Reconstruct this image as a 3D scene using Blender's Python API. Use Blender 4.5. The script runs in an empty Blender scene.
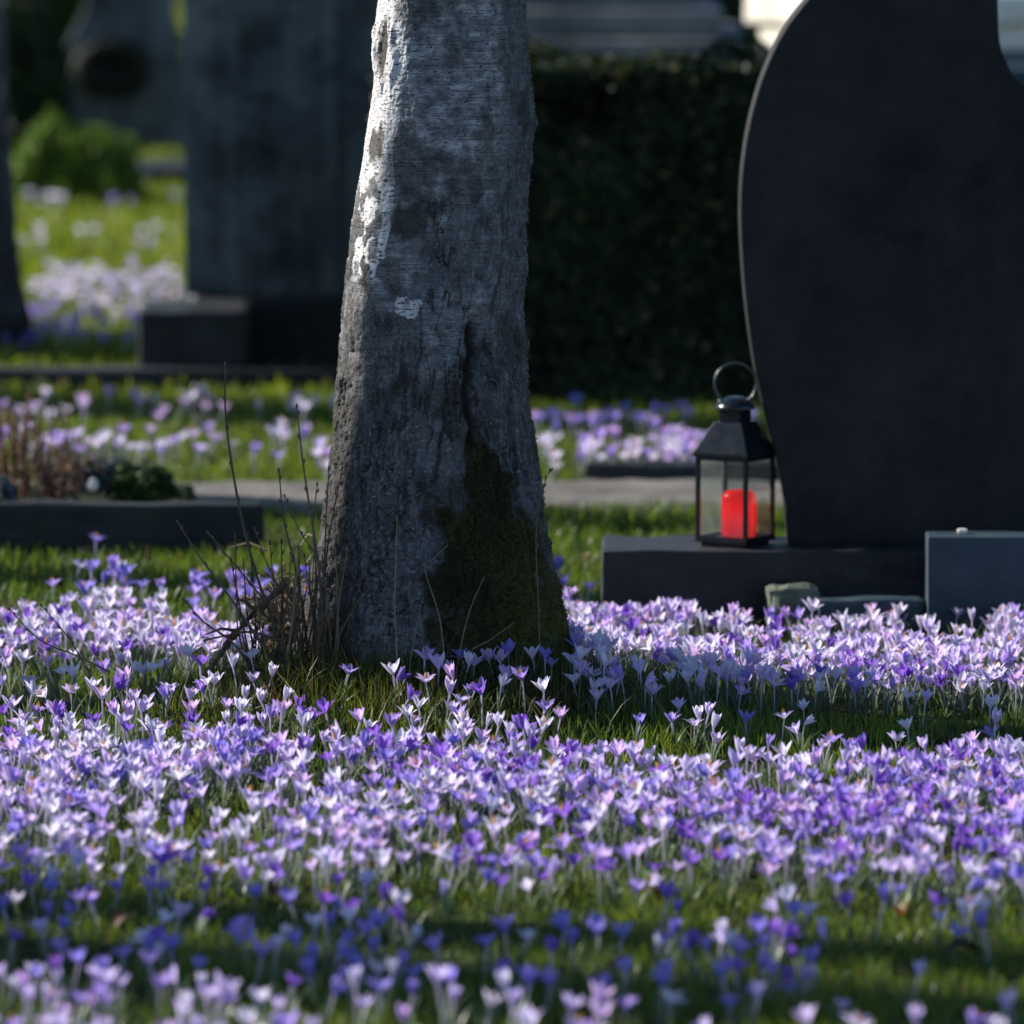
import bpy, math, random
import numpy as np
from mathutils import Vector, Matrix
random.seed(7)
rng = np.random.default_rng(11)
S = bpy.context.scene
COL = S.collection
PI = math.pi

# ------------------------------------------------------------------ camera
CAM_H = 1.5
F = 200.0 / 24.0 * 1024.0
PITCH = math.atan(862.0 / F)
cd = bpy.data.cameras.new('camera')
cam = bpy.data.objects.new('camera', cd)
COL.objects.link(cam)
cam.location = (0, 0, CAM_H)
cam.rotation_euler = (PI / 2 - PITCH, 0, 0)
cd.lens = 200
cd.sensor_width = 24
cd.clip_start = 0.1
cd.clip_end = 500
cd.dof.use_dof = True
cd.dof.focus_distance = 11.85
cd.dof.aperture_fstop = 3.8
cd.dof.aperture_blades = 0
S.camera = cam
FW = np.array([0, math.cos(PITCH), -math.sin(PITCH)])
UP = np.array([0, math.sin(PITCH), math.cos(PITCH)])

def ray(px, py):
    return FW + np.array([(px - 512) / F, 0, 0]) + UP * ((512 - py) / F)

def PZ(px, py, z=0.0):
    d = ray(px, py)
    t = (z - CAM_H) / d[2]
    return np.array([d[0] * t, d[1] * t, z])

def PD(px, py, y):
    d = ray(px, py)
    t = y / d[1]
    return np.array([d[0] * t, y, CAM_H + d[2] * t])

def project(p):
    x, y, z = p[0], p[1], p[2] - CAM_H
    dep = y * FW[1] + z * FW[2]
    u = y * UP[1] + z * UP[2]
    return 512 + F * x / dep, 512 - F * u / dep

# ------------------------------------------------------------------ light
AZ = math.radians(20)          # sun stands to the left, this far behind the tree
EL = math.radians(28)
sun_dir = Vector((-math.cos(AZ) * math.cos(EL), math.sin(AZ) * math.cos(EL), math.sin(EL)))
sd = bpy.data.lights.new('sun', 'SUN')
so = bpy.data.objects.new('sun', sd)
COL.objects.link(so)
sd.energy = 5.0
sd.angle = math.radians(0.5)
sd.color = (1.0, 0.95, 0.88)
so.rotation_euler = sun_dir.to_track_quat('Z', 'Y').to_euler()
so.location = sun_dir * 60
w = bpy.data.worlds.new('World')
S.world = w
w.use_nodes = True
nt = w.node_tree
nt.nodes.clear()
sky = nt.nodes.new('ShaderNodeTexSky')
sky.sky_type = 'NISHITA'
sky.sun_disc = False
sky.sun_elevation = EL
sky.ozone_density = 4.0
sky.dust_density = 0.2
sky.sun_rotation = math.atan2(sun_dir.x, sun_dir.y)
bg = nt.nodes.new('ShaderNodeBackground')
bg.inputs['Strength'].default_value = 0.095
out = nt.nodes.new('ShaderNodeOutputWorld')
nt.links.new(sky.outputs[0], bg.inputs[0])
nt.links.new(bg.outputs[0], out.inputs[0])
S.view_settings.view_transform = 'Standard'
S.view_settings.look = 'None'
S.view_settings.gamma = 1
S.view_settings.exposure = 0.78
S.render.engine = 'CYCLES'
S.cycles.use_denoising = True
S.cycles.max_bounces = 8
S.cycles.transparent_max_bounces = 12
S.cycles.caustics_reflective = False
S.cycles.caustics_refractive = False
S.cycles.sample_clamp_indirect = 4

# ------------------------------------------------------------------ noise
def _h(ix, iy, iz, seed):
    with np.errstate(over='ignore'):
        n = (ix.astype(np.uint32) * np.uint32(374761393) + iy.astype(np.uint32) * np.uint32(668265263)
             + iz.astype(np.uint32) * np.uint32(2147483647) * np.uint32(3) + np.uint32(seed * 1274126177 & 0xffffffff))
        n = (n ^ (n >> np.uint32(13))) * np.uint32(1274126177)
        n = (n ^ (n >> np.uint32(16))) * np.uint32(2246822519)
        n = n ^ (n >> np.uint32(15))
    return n.astype(np.float64) / 4294967295.0 * 2 - 1

def noise(x, y, z=0.0, seed=0):
    x, y, z = np.broadcast_arrays(np.asarray(x, float), np.asarray(y, float), np.asarray(z, float))
    ix, iy, iz = [np.floor(a).astype(np.int64) for a in (x, y, z)]
    fx, fy, fz = x - ix, y - iy, z - iz
    sx, sy, sz = [f * f * f * (f * (f * 6 - 15) + 10) for f in (fx, fy, fz)]
    r = 0
    for a in (0, 1):
        wx = sx if a else 1 - sx
        for b in (0, 1):
            wy = sy if b else 1 - sy
            for c in (0, 1):
                wz = sz if c else 1 - sz
                r = r + wx * wy * wz * _h((ix + a) & 0xffffffff, (iy + b) & 0xffffffff, (iz + c) & 0xffffffff, seed)
    return r

def fbm(x, y, z=0.0, oct=4, seed=0):
    r, a = 0, 1.0
    x, y, z = np.asarray(x, float), np.asarray(y, float), np.asarray(z, float)
    for k in range(oct):
        r = r + a * noise(x, y, z, seed + k * 17)
        x, y, z = x * 2.03 + 5.1, y * 2.03 + 1.7, z * 2.03 + 9.2
        a *= 0.5
    return r

def sstep(a, b, x):
    t = np.clip((x - a) / (b - a), 0, 1)
    return t * t * (3 - 2 * t)

# ------------------------------------------------------------------ mesh helpers
def make_mesh(name, V, faces, col=None, uv=None, attrs=None, smooth=True, mats=()):
    """faces: list of int arrays (n, k), one per face size."""
    me = bpy.data.meshes.new(name)
    V = np.asarray(V, np.float32)
    faces = [np.asarray(f, np.int32) for f in faces if len(f)]
    me.vertices.add(len(V))
    me.vertices.foreach_set('co', V.ravel())
    loops = np.concatenate([f.ravel() for f in faces])
    tot = np.concatenate([np.full(len(f), f.shape[1], np.int32) for f in faces])
    st = np.concatenate([[0], np.cumsum(tot)[:-1]]).astype(np.int32)
    me.loops.add(len(loops))
    me.loops.foreach_set('vertex_index', loops)
    me.polygons.add(len(tot))
    me.polygons.foreach_set('loop_start', st)
    me.polygons.foreach_set('loop_total', tot)
    me.polygons.foreach_set('use_smooth', np.full(len(tot), smooth))
    if col is not None:
        a = me.color_attributes.new('Col', 'FLOAT_COLOR', 'POINT')
        c = np.ones((len(V), 4), np.float32)
        c[:, :3] = col
        a.data.foreach_set('color', c.ravel())
    if uv is not None:
        l = me.uv_layers.new(name='UVMap')
        l.data.foreach_set('uv', np.asarray(uv, np.float32)[loops].ravel())
    for k, v in (attrs or {}).items():
        a = me.attributes.new(k, 'FLOAT', 'POINT')
        a.data.foreach_set('value', np.asarray(v, np.float32))
    for m in mats:
        me.materials.append(m)
    me.update()
    me.validate()
    return me

def link(name, me, parent=None):
    o = bpy.data.objects.new(name, me)
    COL.objects.link(o)
    if parent is not None:
        o.parent = parent
    return o

def tag(o, label=None, cat=None, group=None, kind=None):
    if label: o['label'] = label
    if cat: o['category'] = cat
    if group: o['group'] = group
    if kind: o['kind'] = kind
    return o

def empty(name, loc, label=None, cat=None, group=None, rz=0.0):
    o = bpy.data.objects.new(name, None)
    COL.objects.link(o)
    o.location = loc
    o.rotation_euler = (0, 0, rz)
    o.empty_display_size = 0.05
    return tag(o, label, cat, group)

class MB:
    """collects shapes, links them as one mesh"""
    def __init__(s):
        s.v, s.q, s.t, s.c, s.n = [], [], [], [], 0
    def add(s, V, Q=(), T=(), C=None):
        V = np.asarray(V, float)
        if len(Q): s.q.append(np.asarray(Q) + s.n)
        if len(T): s.t.append(np.asarray(T) + s.n)
        s.v.append(V)
        s.c.append(np.broadcast_to(np.asarray((1, 1, 1) if C is None else C, float), (len(V), 3)))
        s.n += len(V)
        return s
    def tube(s, pts, rad, n=6, cap=True, C=None, knobs=0):
        P = np.asarray(pts, float)
        R = np.broadcast_to(np.asarray(rad, float), (len(P),)).copy()
        T = np.gradient(P, axis=0)
        T /= np.linalg.norm(T, axis=1)[:, None] + 1e-12
        up = np.array([0.31, 0.17, 0.93]) if abs(T[0][2]) < 0.9 else np.array([1.0, 0.1, 0])
        V = []
        for i in range(len(P)):
            a = np.cross(T[i], up); a /= np.linalg.norm(a)
            b = np.cross(T[i], a)
            up = -np.cross(T[i], np.cross(T[i], up)); up /= np.linalg.norm(up)
            for k in range(n):
                th = 2 * PI * k / n
                V.append(P[i] + R[i] * (math.cos(th) * a + math.sin(th) * b))
        Q = []
        for i in range(len(P) - 1):
            for k in range(n):
                k2 = (k + 1) % n
                Q.append((i * n + k, i * n + k2, (i + 1) * n + k2, (i + 1) * n + k))
        Tt = []
        if cap:
            V.append(P[0]); V.append(P[-1])
            a, b = len(V) - 2, len(V) - 1
            m = (len(P) - 1) * n
            for k in range(n):
                k2 = (k + 1) % n
                Tt.append((a, k2, k)); Tt.append((b, m + k, m + k2))
        if C is not None and np.ndim(C) == 2:
            C = np.repeat(np.asarray(C), n, axis=0)
            if cap: C = np.vstack([C, C[:1], C[-1:]])
        return s.add(V, Q, Tt, C)
    def build(s, name, mat, parent=None, smooth=True, bevel=0.0):
        V = np.vstack(s.v)
        me = make_mesh(name, V, [np.vstack(s.q) if s.q else [], np.vstack(s.t) if s.t else []],
                       col=np.vstack(s.c), smooth=smooth, mats=(mat,))
        o = link(name, me, parent)
        if bevel:
            b = o.modifiers.new('bevel', 'BEVEL'); b.width = bevel; b.segments = 2; b.limit_method = 'ANGLE'
        return o

def box_arrays(x0, x1, y0, y1, z0, z1):
    V = [(x, y, z) for z in (z0, z1) for y in (y0, y1) for x in (x0, x1)]
    Q = [(0, 2, 3, 1), (4, 5, 7, 6), (0, 1, 5, 4), (2, 6, 7, 3), (0, 4, 6, 2), (1, 3, 7, 5)]
    return V, Q

def rough_block(name, mat, dims, parent=None, seg=0.03, amp=0.002, bev=0.006, seed=1, rz=0, loc=(0, 0, 0), taper=0.0):
    """a stone block: subdivided rounded box with worn faces"""
    import bmesh
    bm = bmesh.new()
    bmesh.ops.create_cube(bm, size=1)
    for v in bm.verts:
        v.co = Vector((v.co.x * dims[0], v.co.y * dims[1], (v.co.z + .5) * dims[2]))
    bmesh.ops.bevel(bm, geom=bm.edges[:], offset=bev, segments=2, profile=0.6, affect='EDGES')
    for _ in range(4):
        es = [e for e in bm.edges if e.calc_length() > seg * 1.6]
        if not es: break
        bmesh.ops.subdivide_edges(bm, edges=es, cuts=1, use_grid_fill=True)
    co = np.array([v.co[:] for v in bm.verts])
    n = fbm(co[:, 0] * 18, co[:, 1] * 18, co[:, 2] * 18, 3, seed)
    for v, k in zip(bm.verts, n):
        v.co += v.normal * (k * amp)
        if taper: v.co.x *= 1 - taper * v.co.z / dims[2]
    me = bpy.data.meshes.new(name)
    bm.to_mesh(me); bm.free()
    for p in me.polygons: p.use_smooth = False
    me.materials.append(mat)
    o = link(name, me, parent)
    o.location = loc; o.rotation_euler = (0, 0, rz)
    return o

def prism(name, mat, outline, depth, parent=None, bev=0.004):
    """outline (x,z) points counter-clockwise seen from -y; front at y=0, back at y=depth"""
    import bmesh
    bm = bmesh.new()
    f = bm.faces.new([bm.verts.new((x, 0, z)) for x, z in outline])
    r = bmesh.ops.extrude_face_region(bm, geom=[f])
    vs = [g for g in r['geom'] if isinstance(g, bmesh.types.BMVert)]
    bmesh.ops.translate(bm, verts=vs, vec=(0, depth, 0))
    bmesh.ops.recalc_face_normals(bm, faces=bm.faces)
    me = bpy.data.meshes.new(name)
    bm.to_mesh(me); bm.free()
    me.materials.append(mat)
    o = link(name, me, parent)
    b = o.modifiers.new('bevel', 'BEVEL'); b.width = bev; b.segments = 3; b.limit_method = 'ANGLE'; b.angle_limit = math.radians(50)
    return o

def spline(pts, n=8):
    P = [np.asarray(p, float) for p in pts]
    P = [2 * P[0] - P[1]] + P + [2 * P[-1] - P[-2]]
    o = []
    for i in range(1, len(P) - 2):
        for k in range(n):
            t = k / n
            a, b, c, d = P[i - 1], P[i], P[i + 1], P[i + 2]
            o.append(0.5 * ((2 * b) + (c - a) * t + (2 * a - 5 * b + 4 * c - d) * t * t + (3 * b - a - 3 * c + d) * t ** 3))
    o.append(P[-2])
    return np.array(o)

# ------------------------------------------------------------------ materials
def mat(name):
    m = bpy.data.materials.new(name)
    m.use_nodes = True
    n = m.node_tree
    n.nodes.clear()
    o = n.nodes.new('ShaderNodeOutputMaterial')
    return m, n, o

def N(n, t, **kw):
    x = n.nodes.new(t)
    for k, v in kw.items():
        if hasattr(x, k) and k not in ('inputs',): setattr(x, k, v)
    return x

def ramp(n, fac, stops):
    r = n.nodes.new('ShaderNodeValToRGB')
    e = r.color_ramp.elements
    while len(e) < len(stops): e.new(0.5)
    for i, (p, c) in enumerate(stops):
        e[i].position = p
        e[i].color = (*c, 1) if len(c) == 3 else c
    n.links.new(fac, r.inputs[0])
    return r.outputs[0]

def tex(n, scale, detail=4, rough=0.55, vec=None, stretch=None, dist=0.0):
    t = n.nodes.new('ShaderNodeTexNoise')
    t.inputs['Scale'].default_value = scale
    t.inputs['Detail'].default_value = detail
    t.inputs['Roughness'].default_value = rough
    t.inputs['Distortion'].default_value = dist
    if vec is None:
        tc = n.nodes.new('ShaderNodeTexCoord'); vec = tc.outputs['Object']
    if stretch:
        mp = n.nodes.new('ShaderNodeMapping'); mp.inputs['Scale'].default_value = stretch
        n.links.new(vec, mp.inputs[0]); vec = mp.outputs[0]
    n.links.new(vec, t.inputs['Vector'])
    return t.outputs['Fac']

def mix(n, fac, a, b, mode='MIX'):
    m = n.nodes.new('ShaderNodeMix'); m.data_type = 'RGBA'; m.blend_type = mode
    for i, v in ((0, fac), (6, a), (7, b)):
        if hasattr(v, 'is_linked'): n.links.new(v, m.inputs[i])
        elif i == 0: m.inputs[0].default_value = v
        else: m.inputs[i].default_value = (*v, 1)
    return m.outputs[2]

def math_(n, op, a, b=0.0, clamp=False):
    m = n.nodes.new('ShaderNodeMath'); m.operation = op; m.use_clamp = clamp
    for i, v in ((0, a), (1, b)):
        if hasattr(v, 'is_linked'): n.links.new(v, m.inputs[i])
        else: m.inputs[i].default_value = v
    return m.outputs[0]

def bump(n, h, strength=0.5, dist=0.002):
    b = n.nodes.new('ShaderNodeBump')
    b.inputs['Strength'].default_value = strength
    b.inputs['Distance'].default_value = dist
    n.links.new(h, b.inputs['Height'])
    return b.outputs[0]

def principled(n, o, col, rough=0.8, normal=None, spec=0.3, metal=0.0):
    p = n.nodes.new('ShaderNodeBsdfPrincipled')
    if hasattr(col, 'is_linked'): n.links.new(col, p.inputs['Base Color'])
    else: p.inputs['Base Color'].default_value = (*col, 1)
    if hasattr(rough, 'is_linked'): n.links.new(rough, p.inputs['Roughness'])
    else: p.inputs['Roughness'].default_value = rough
    p.inputs['Specular IOR Level'].default_value = spec
    p.inputs['Metallic'].default_value = metal
    if normal is not None: n.links.new(normal, p.inputs['Normal'])
    if o is not None: n.links.new(p.outputs[0], o.inputs[0])
    return p

def leafy(name, trans=0.45, rough=0.5, spec=0.35, tint=(1, 1, 1), boost=1.0):
    """thin plant tissue: colour from the mesh, lets light through"""
    m, n, o = mat(name)
    a = n.nodes.new('ShaderNodeAttribute'); a.attribute_name = 'Col'
    p = principled(n, None, a.outputs['Color'], rough, None, spec)
    t = n.nodes.new('ShaderNodeBsdfTranslucent')
    c = mix(n, 1.0, a.outputs['Color'], tint, 'MULTIPLY')
    n.links.new(c, t.inputs[0])
    s = n.nodes.new('ShaderNodeMixShader'); s.inputs[0].default_value = trans
    n.links.new(p.outputs[0], s.inputs[1]); n.links.new(t.outputs[0], s.inputs[2])
    n.links.new(s.outputs[0], o.inputs[0])
    return m

M_petal = leafy('petal', 0.55, 0.45, 0.25, (1.0, 0.95, 1.0))
M_grass = leafy('grass_blade', 0.5, 0.42, 0.4, (1.0, 1.0, 0.45))
M_leaf = leafy('crocus_leaf', 0.3, 0.4, 0.4, (1.0, 1.0, 0.4))
M_foliage = leafy('foliage', 0.3, 0.5, 0.3, (1.0, 1.0, 0.4))
M_twig = leafy('twig_bark', 0.0, 0.75, 0.25)

def stone(name, lo, hi, rough=0.7, scale=30, spec=0.3, bstr=0.4, streak=False, fleck=None, mossy=0.0):
    m, n, o = mat(name)
    f1 = tex(n, scale, 5, 0.65)
    f2 = tex(n, scale * 0.12, 3, 0.5, stretch=(1, 1, 0.12) if streak else None)
    f3 = tex(n, scale * 9, 2, 0.5)
    f = math_(n, 'ADD', math_(n, 'MULTIPLY', f1, 0.4), math_(n, 'MULTIPLY', f2, 0.6))
    c = ramp(n, f, [(0.34, lo), (0.62, hi)])
    if streak:
        s2 = tex(n, 9, 4, 0.6, stretch=(1, 1, 0.06))
        k = ramp(n, s2, [(0.42, (0.4, 0.4, 0.4)), (0.6, (1, 1, 1))])
        c = mix(n, 0.85, c, k, 'MULTIPLY')
    if fleck:
        g = ramp(n, f3, [(0.60, (0, 0, 0)), (0.72, (1, 1, 1))])
        c = mix(n, g, c, fleck)
    big_ = tex(n, 6, 5, 0.7)
    c = mix(n, ramp(n, big_, [(0.42, (0, 0, 0)), (0.66, (0.55,) * 3)]), c, tuple(min(1, h_ * 1.7) for h_ in hi))
    if mossy:
        c = mix(n, ramp(n, tex(n, 22, 6, 0.75), [(0.56, (0, 0, 0)), (0.66, (mossy,) * 3)]), c, (0.035, 0.045, 0.015))
    r = ramp(n, f1, [(0.3, (rough - .15,) * 3), (0.7, (min(1, rough + .12),) * 3)])
    h = math_(n, 'ADD', f1, math_(n, 'MULTIPLY', f3, 0.3))
    principled(n, o, c, r, bump(n, h, bstr, 0.003), spec)
    return m

M_basalt = stone('basalt', (0.008, 0.009, 0.011), (0.029, 0.027, 0.028), 0.75, 20, 0.15, 0.8, fleck=(0.03, 0.03, 0.032))
M_plinth = stone('dark_granite', (0.010, 0.011, 0.012), (0.027, 0.027, 0.028), 0.6, 40, 0.25, 0.6, fleck=(0.05, 0.05, 0.05), mossy=.5)
M_slate = stone('blue_slate', (0.016, 0.030, 0.040), (0.032, 0.054, 0.068), 0.6, 20, 0.3, 0.3)
M_kerb = stone('black_kerb', (0.008, 0.010, 0.011), (0.026, 0.028, 0.03), 0.7, 30, 0.25, 0.7, mossy=.8)
M_monument = stone('weathered_stone', (0.034, 0.040, 0.040), (0.125, 0.14, 0.14), 0.85, 22, 0.2, 0.5, streak=True)
M_grey = stone('grey_stone', (0.06, 0.07, 0.075), (0.16, 0.17, 0.17), 0.85, 16, 0.2, 0.5)
M_pale = stone('pale_stone', (0.66, 0.59, 0.47), (0.84, 0.77, 0.64), 0.8, 14, 0.2, 0.4)
M_lichen = stone('lichen_stone', (0.05, 0.06, 0.045), (0.13, 0.15, 0.11), 0.9, 40, 0.2, 0.8)
M_path = stone('gravel_path_stone', (0.07, 0.064, 0.058), (0.17, 0.152, 0.13), 0.9, 60, 0.2, 1.0)

def soil_mat():
    m, n, o = mat('lawn_soil')
    f = tex(n, 9, 6, 0.65); g = tex(n, 90, 4, 0.6)
    c = ramp(n, f, [(0.35, (0.022, 0.018, 0.010)), (0.5, (0.028, 0.036, 0.012)), (0.68, (0.045, 0.07, 0.018))])
    c = mix(n, math_(n, 'MULTIPLY', g, 0.6), c, (0.02, 0.016, 0.01))
    principled(n, o, c, 0.95, bump(n, math_(n, 'ADD', f, g), 1.0, 0.01), 0.1)
    return m
M_soil = soil_mat()

def bark_mat(name, birch=True):
    m, n, o = mat(name)
    uv = n.nodes.new('ShaderNodeUVMap').outputs[0]
    def att(k):
        a = n.nodes.new('ShaderNodeAttribute'); a.attribute_name = k
        return a.outputs['Fac']
    moss, dark, smooth, pale = att('moss'), att('dark'), att('smooth'), att('pale')
    big = tex(n, 14, 5, 0.6, uv)
    fine = tex(n, 160, 4, 0.7, uv)
    vert = tex(n, 1, 5, 0.65, uv, (110, 26, 1), 0.4)
    # papery upper bark
    sm = ramp(n, tex(n, 38, 6, 0.68, uv, (1, 1.25, 1)), [(0.34, (0.09, 0.09, 0.095)), (0.5, (0.27, 0.27, 0.275)), (0.66, (0.56, 0.55, 0.55))])
    lent = tex(n, 1, 3, 0.6, uv, (75, 330, 1), 0.3)
    lm = ramp(n, lent, [(0.58, (0, 0, 0)), (0.645, (1, 1, 1))])
    sm = mix(n, lm, sm, (0.045, 0.035, 0.03))
    band = tex(n, 1, 2, 0.5, uv, (4, 150, 1))
    sm = mix(n, ramp(n, band, [(0.45, (0, 0, 0)), (0.65, (0.5,) * 3)]), sm, (0.14, 0.135, 0.135))
    thin = tex(n, 1, 3, 0.6, uv, (9, 520, 1), 0.2)
    sm = mix(n, ramp(n, thin, [(0.55, (0, 0, 0)), (0.66, (0.8,) * 3)]), sm, (0.06, 0.055, 0.055))
    sm = mix(n, ramp(n, tex(n, 330, 3, 0.7, uv), [(0.52, (0, 0, 0)), (0.7, (0.5,) * 3)]), sm, (0.07, 0.065, 0.065))
    # rough lower bark
    ro = ramp(n, vert, [(0.32, (0.010, 0.010, 0.010)), (0.46, (0.045, 0.045, 0.047)), (0.60, (0.13, 0.13, 0.135)), (0.75, (0.30, 0.30, 0.30))])
    ro = mix(n, ramp(n, big, [(0.4, (0, 0, 0)), (0.62, (0.75,) * 3)]), ro, mix(n, fine, (0.03, 0.03, 0.032), (0.20, 0.205, 0.21)))
    vo = n.nodes.new('ShaderNodeTexVoronoi'); vo.feature = 'DISTANCE_TO_EDGE'; vo.inputs['Scale'].default_value = 1.0
    mp = n.nodes.new('ShaderNodeMapping'); mp.inputs['Scale'].default_value = (95, 36, 1)
    wv = n.nodes.new('ShaderNodeTexNoise'); wv.inputs['Scale'].default_value = 30; wv.inputs['Detail'].default_value = 4
    n.links.new(uv, wv.inputs['Vector'])
    va = n.nodes.new('ShaderNodeVectorMath'); va.operation = 'MULTIPLY_ADD'; va.inputs[1].default_value = (.05, .05, 0)
    n.links.new(wv.outputs['Color'], va.inputs[0]); n.links.new(uv, va.inputs[2]); n.links.new(va.outputs[0], mp.inputs[0]); n.links.new(mp.outputs[0], vo.inputs['Vector'])
    ck = ramp(n, vo.outputs['Distance'], [(0.0, (1, 1, 1)), (0.09, (0, 0, 0))])
    ro = mix(n, math_(n, 'MULTIPLY', ck, .45), ro, (0.012, 0.011, 0.011))
    spk = ramp(n, fine, [(0.58, (0, 0, 0)), (0.68, (0.75,) * 3)])
    ro = mix(n, spk, ro, (0.36, 0.37, 0.39))
    c = mix(n, smooth, ro, sm)
    edge = ramp(n, math_(n, 'ADD', math_(n, 'SUBTRACT', pale, 0.5), math_(n, 'SUBTRACT', tex(n, 60, 4, 0.6, uv), 0.0)), [(0.72, (0, 0, 0)), (0.84, (1, 1, 1))])
    c = mix(n, edge, c, mix(n, ramp(n, lent, [(0.55, (0, 0, 0)), (0.61, (1, 1, 1))]), mix(n, ramp(n, vert, [(.4, (0, 0, 0)), (.7, (1, 1, 1))]), (0.72, 0.71, 0.70), (0.42, 0.40, 0.38)), (0.10, 0.07, 0.06)))  # pale mask whitens bark patches and the painted sun strip
    c = mix(n, dark, c, mix(n, fine, (0.010, 0.008, 0.007), (0.065, 0.058, 0.046)))
    mf = tex(n, 200, 4, 0.7, uv)
    mc = ramp(n, math_(n, 'ADD', math_(n, 'MULTIPLY', mf, 0.6), math_(n, 'MULTIPLY', big, 0.4)), [(0.3, (0.012, 0.011, 0.005)), (0.5, (0.024, 0.021, 0.008)), (0.7, (0.07, 0.066, 0.014))])
    gr_ = att('green')
    mc = mix(n, math_(n, 'MULTIPLY', gr_, mf), mc, (0.085, 0.088, 0.016))
    me_ = ramp(n, math_(n, 'ADD', math_(n, 'SUBTRACT', moss, 0.5), tex(n, 80, 6, 0.75, uv)), [(0.34, (0, 0, 0)), (0.80, (1, 1, 1))])
    c = mix(n, me_, c, mc)
    h = math_(n, 'SUBTRACT', math_(n, 'ADD', math_(n, 'MULTIPLY', vert, 1.0), math_(n, 'MULTIPLY', fine, 0.7)), math_(n, 'MULTIPLY', math_(n, 'MULTIPLY', ck, math_(n, 'SUBTRACT', 1.0, smooth)), 0.4))
    h = math_(n, 'ADD', h, math_(n, 'MULTIPLY', mf, me_ if False else 0.4))
    h = math_(n, 'SUBTRACT', h, math_(n, 'MULTIPLY', lent, 0.6))
    principled(n, o, c, 0.85, bump(n, h, 0.8, 0.004), 0.2)
    return m
M_bark = bark_mat('birch_bark')

# ------------------------------------------------------------------ ground
def mound(x, y):
    return .080 * np.exp(-(((x + .13) / .36) ** 2 + ((y - 12.0) / .33) ** 2))
def soil():
    # fine near the camera's view, wide and coarse outside
    xs = np.concatenate([np.linspace(-150, -6, 14)[:-1], np.linspace(-6, -1.6, 20)[:-1], np.linspace(-1.6, 1.6, 110), np.linspace(1.6, 6, 20)[1:], np.linspace(6, 150, 14)[1:]])
    ys = np.concatenate([np.linspace(-60, 6, 12)[:-1], np.linspace(6, 26, 320), np.linspace(26, 250, 20)[1:]])
    X, Y = np.meshgrid(xs, ys)
    Z = fbm(X * 1.3, Y * 1.3, 0, 3, 5) * 0.006 - 0.006
    Z += mound(X, Y)
    far = (Y > 26) | (Y < 6) | (np.abs(X) > 6)
    Z[far] = -0.006
    V = np.stack([X, Y, Z], -1).reshape(-1, 3)
    W, H = len(xs), len(ys)
    i = np.arange(H - 1)[:, None] * W + np.arange(W - 1)[None]
    Q = np.stack([i, i + 1, i + W + 1, i + W], -1).reshape(-1, 4)
    o = link('ground', make_mesh('ground', V, [Q], mats=(M_soil,)))
    tag(o, kind='structure')
soil()

PATH0, PATH1 = 14.88, 15.27
def path():
    xs = np.linspace(-8, 8, 640); ys = np.linspace(PATH0 - .03, PATH1 + .03, 36)
    X, Y = np.meshgrid(xs, ys)
    e = np.minimum(Y - PATH0 - fbm(X * 3, 0, 0, 2, 3) * .03, PATH1 - Y + fbm(X * 3, 7, 0, 2, 4) * .03)
    Z = 0.006 + 0.010 * sstep(-.03, .03, e) - .02 * (e < -.02) + fbm(X * 60, Y * 60, 0, 2, 9) * 0.003
    V = np.stack([X, Y, Z], -1).reshape(-1, 3)
    W = len(xs); H = len(ys)
    i = np.arange(H - 1)[:, None] * W + np.arange(W - 1)[None]
    Q = np.stack([i, i + 1, i + W + 1, i + W], -1).reshape(-1, 4)
    tag(link('path', make_mesh('path', V, [Q], mats=(M_path,))), kind='structure')
path()

# ------------------------------------------------------------------ the birch
TY = 12.06
rows = [(-40, 380, 529), (0, 378, 530), (60, 372, 532), (120, 365, 535), (180, 358, 532), (250, 351, 530), (300, 346, 528), (350, 343, 528), (400, 339, 530),
        (450, 334, 536), (500, 328, 543), (550, 322, 549), (600, 312, 557), (640, 304, 565), (670, 297, 571), (700, 292, 576), (730, 288, 580), (755, 285, 583)]
rz_, rc_, rr_ = [], [], []
for y, a, b in rows[::-1]:
    A, B = PD(a, y, TY), PD(b, y, TY)
    rz_.append(A[2]); rc_.append((A[0] + B[0]) / 2); rr_.append((B[0] - A[0]) / 2)
rz_ += [1.6, 2.4, 3.4]; rc_ += [rc_[-1] + .04, rc_[-1] + .06, rc_[-1] + .05]; rr_ += [.106, .098, .085]
rz_, rc_, rr_ = map(np.array, (rz_, rc_, rr_))

def TZ(py): return PD(450, py, TY)[2]
def UZ(px, py):
    z = TZ(py); x = PD(px, py, TY)[0]
    return (x - np.interp(z, rz_, rc_)) / np.interp(z, rz_, rr_), z

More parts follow.
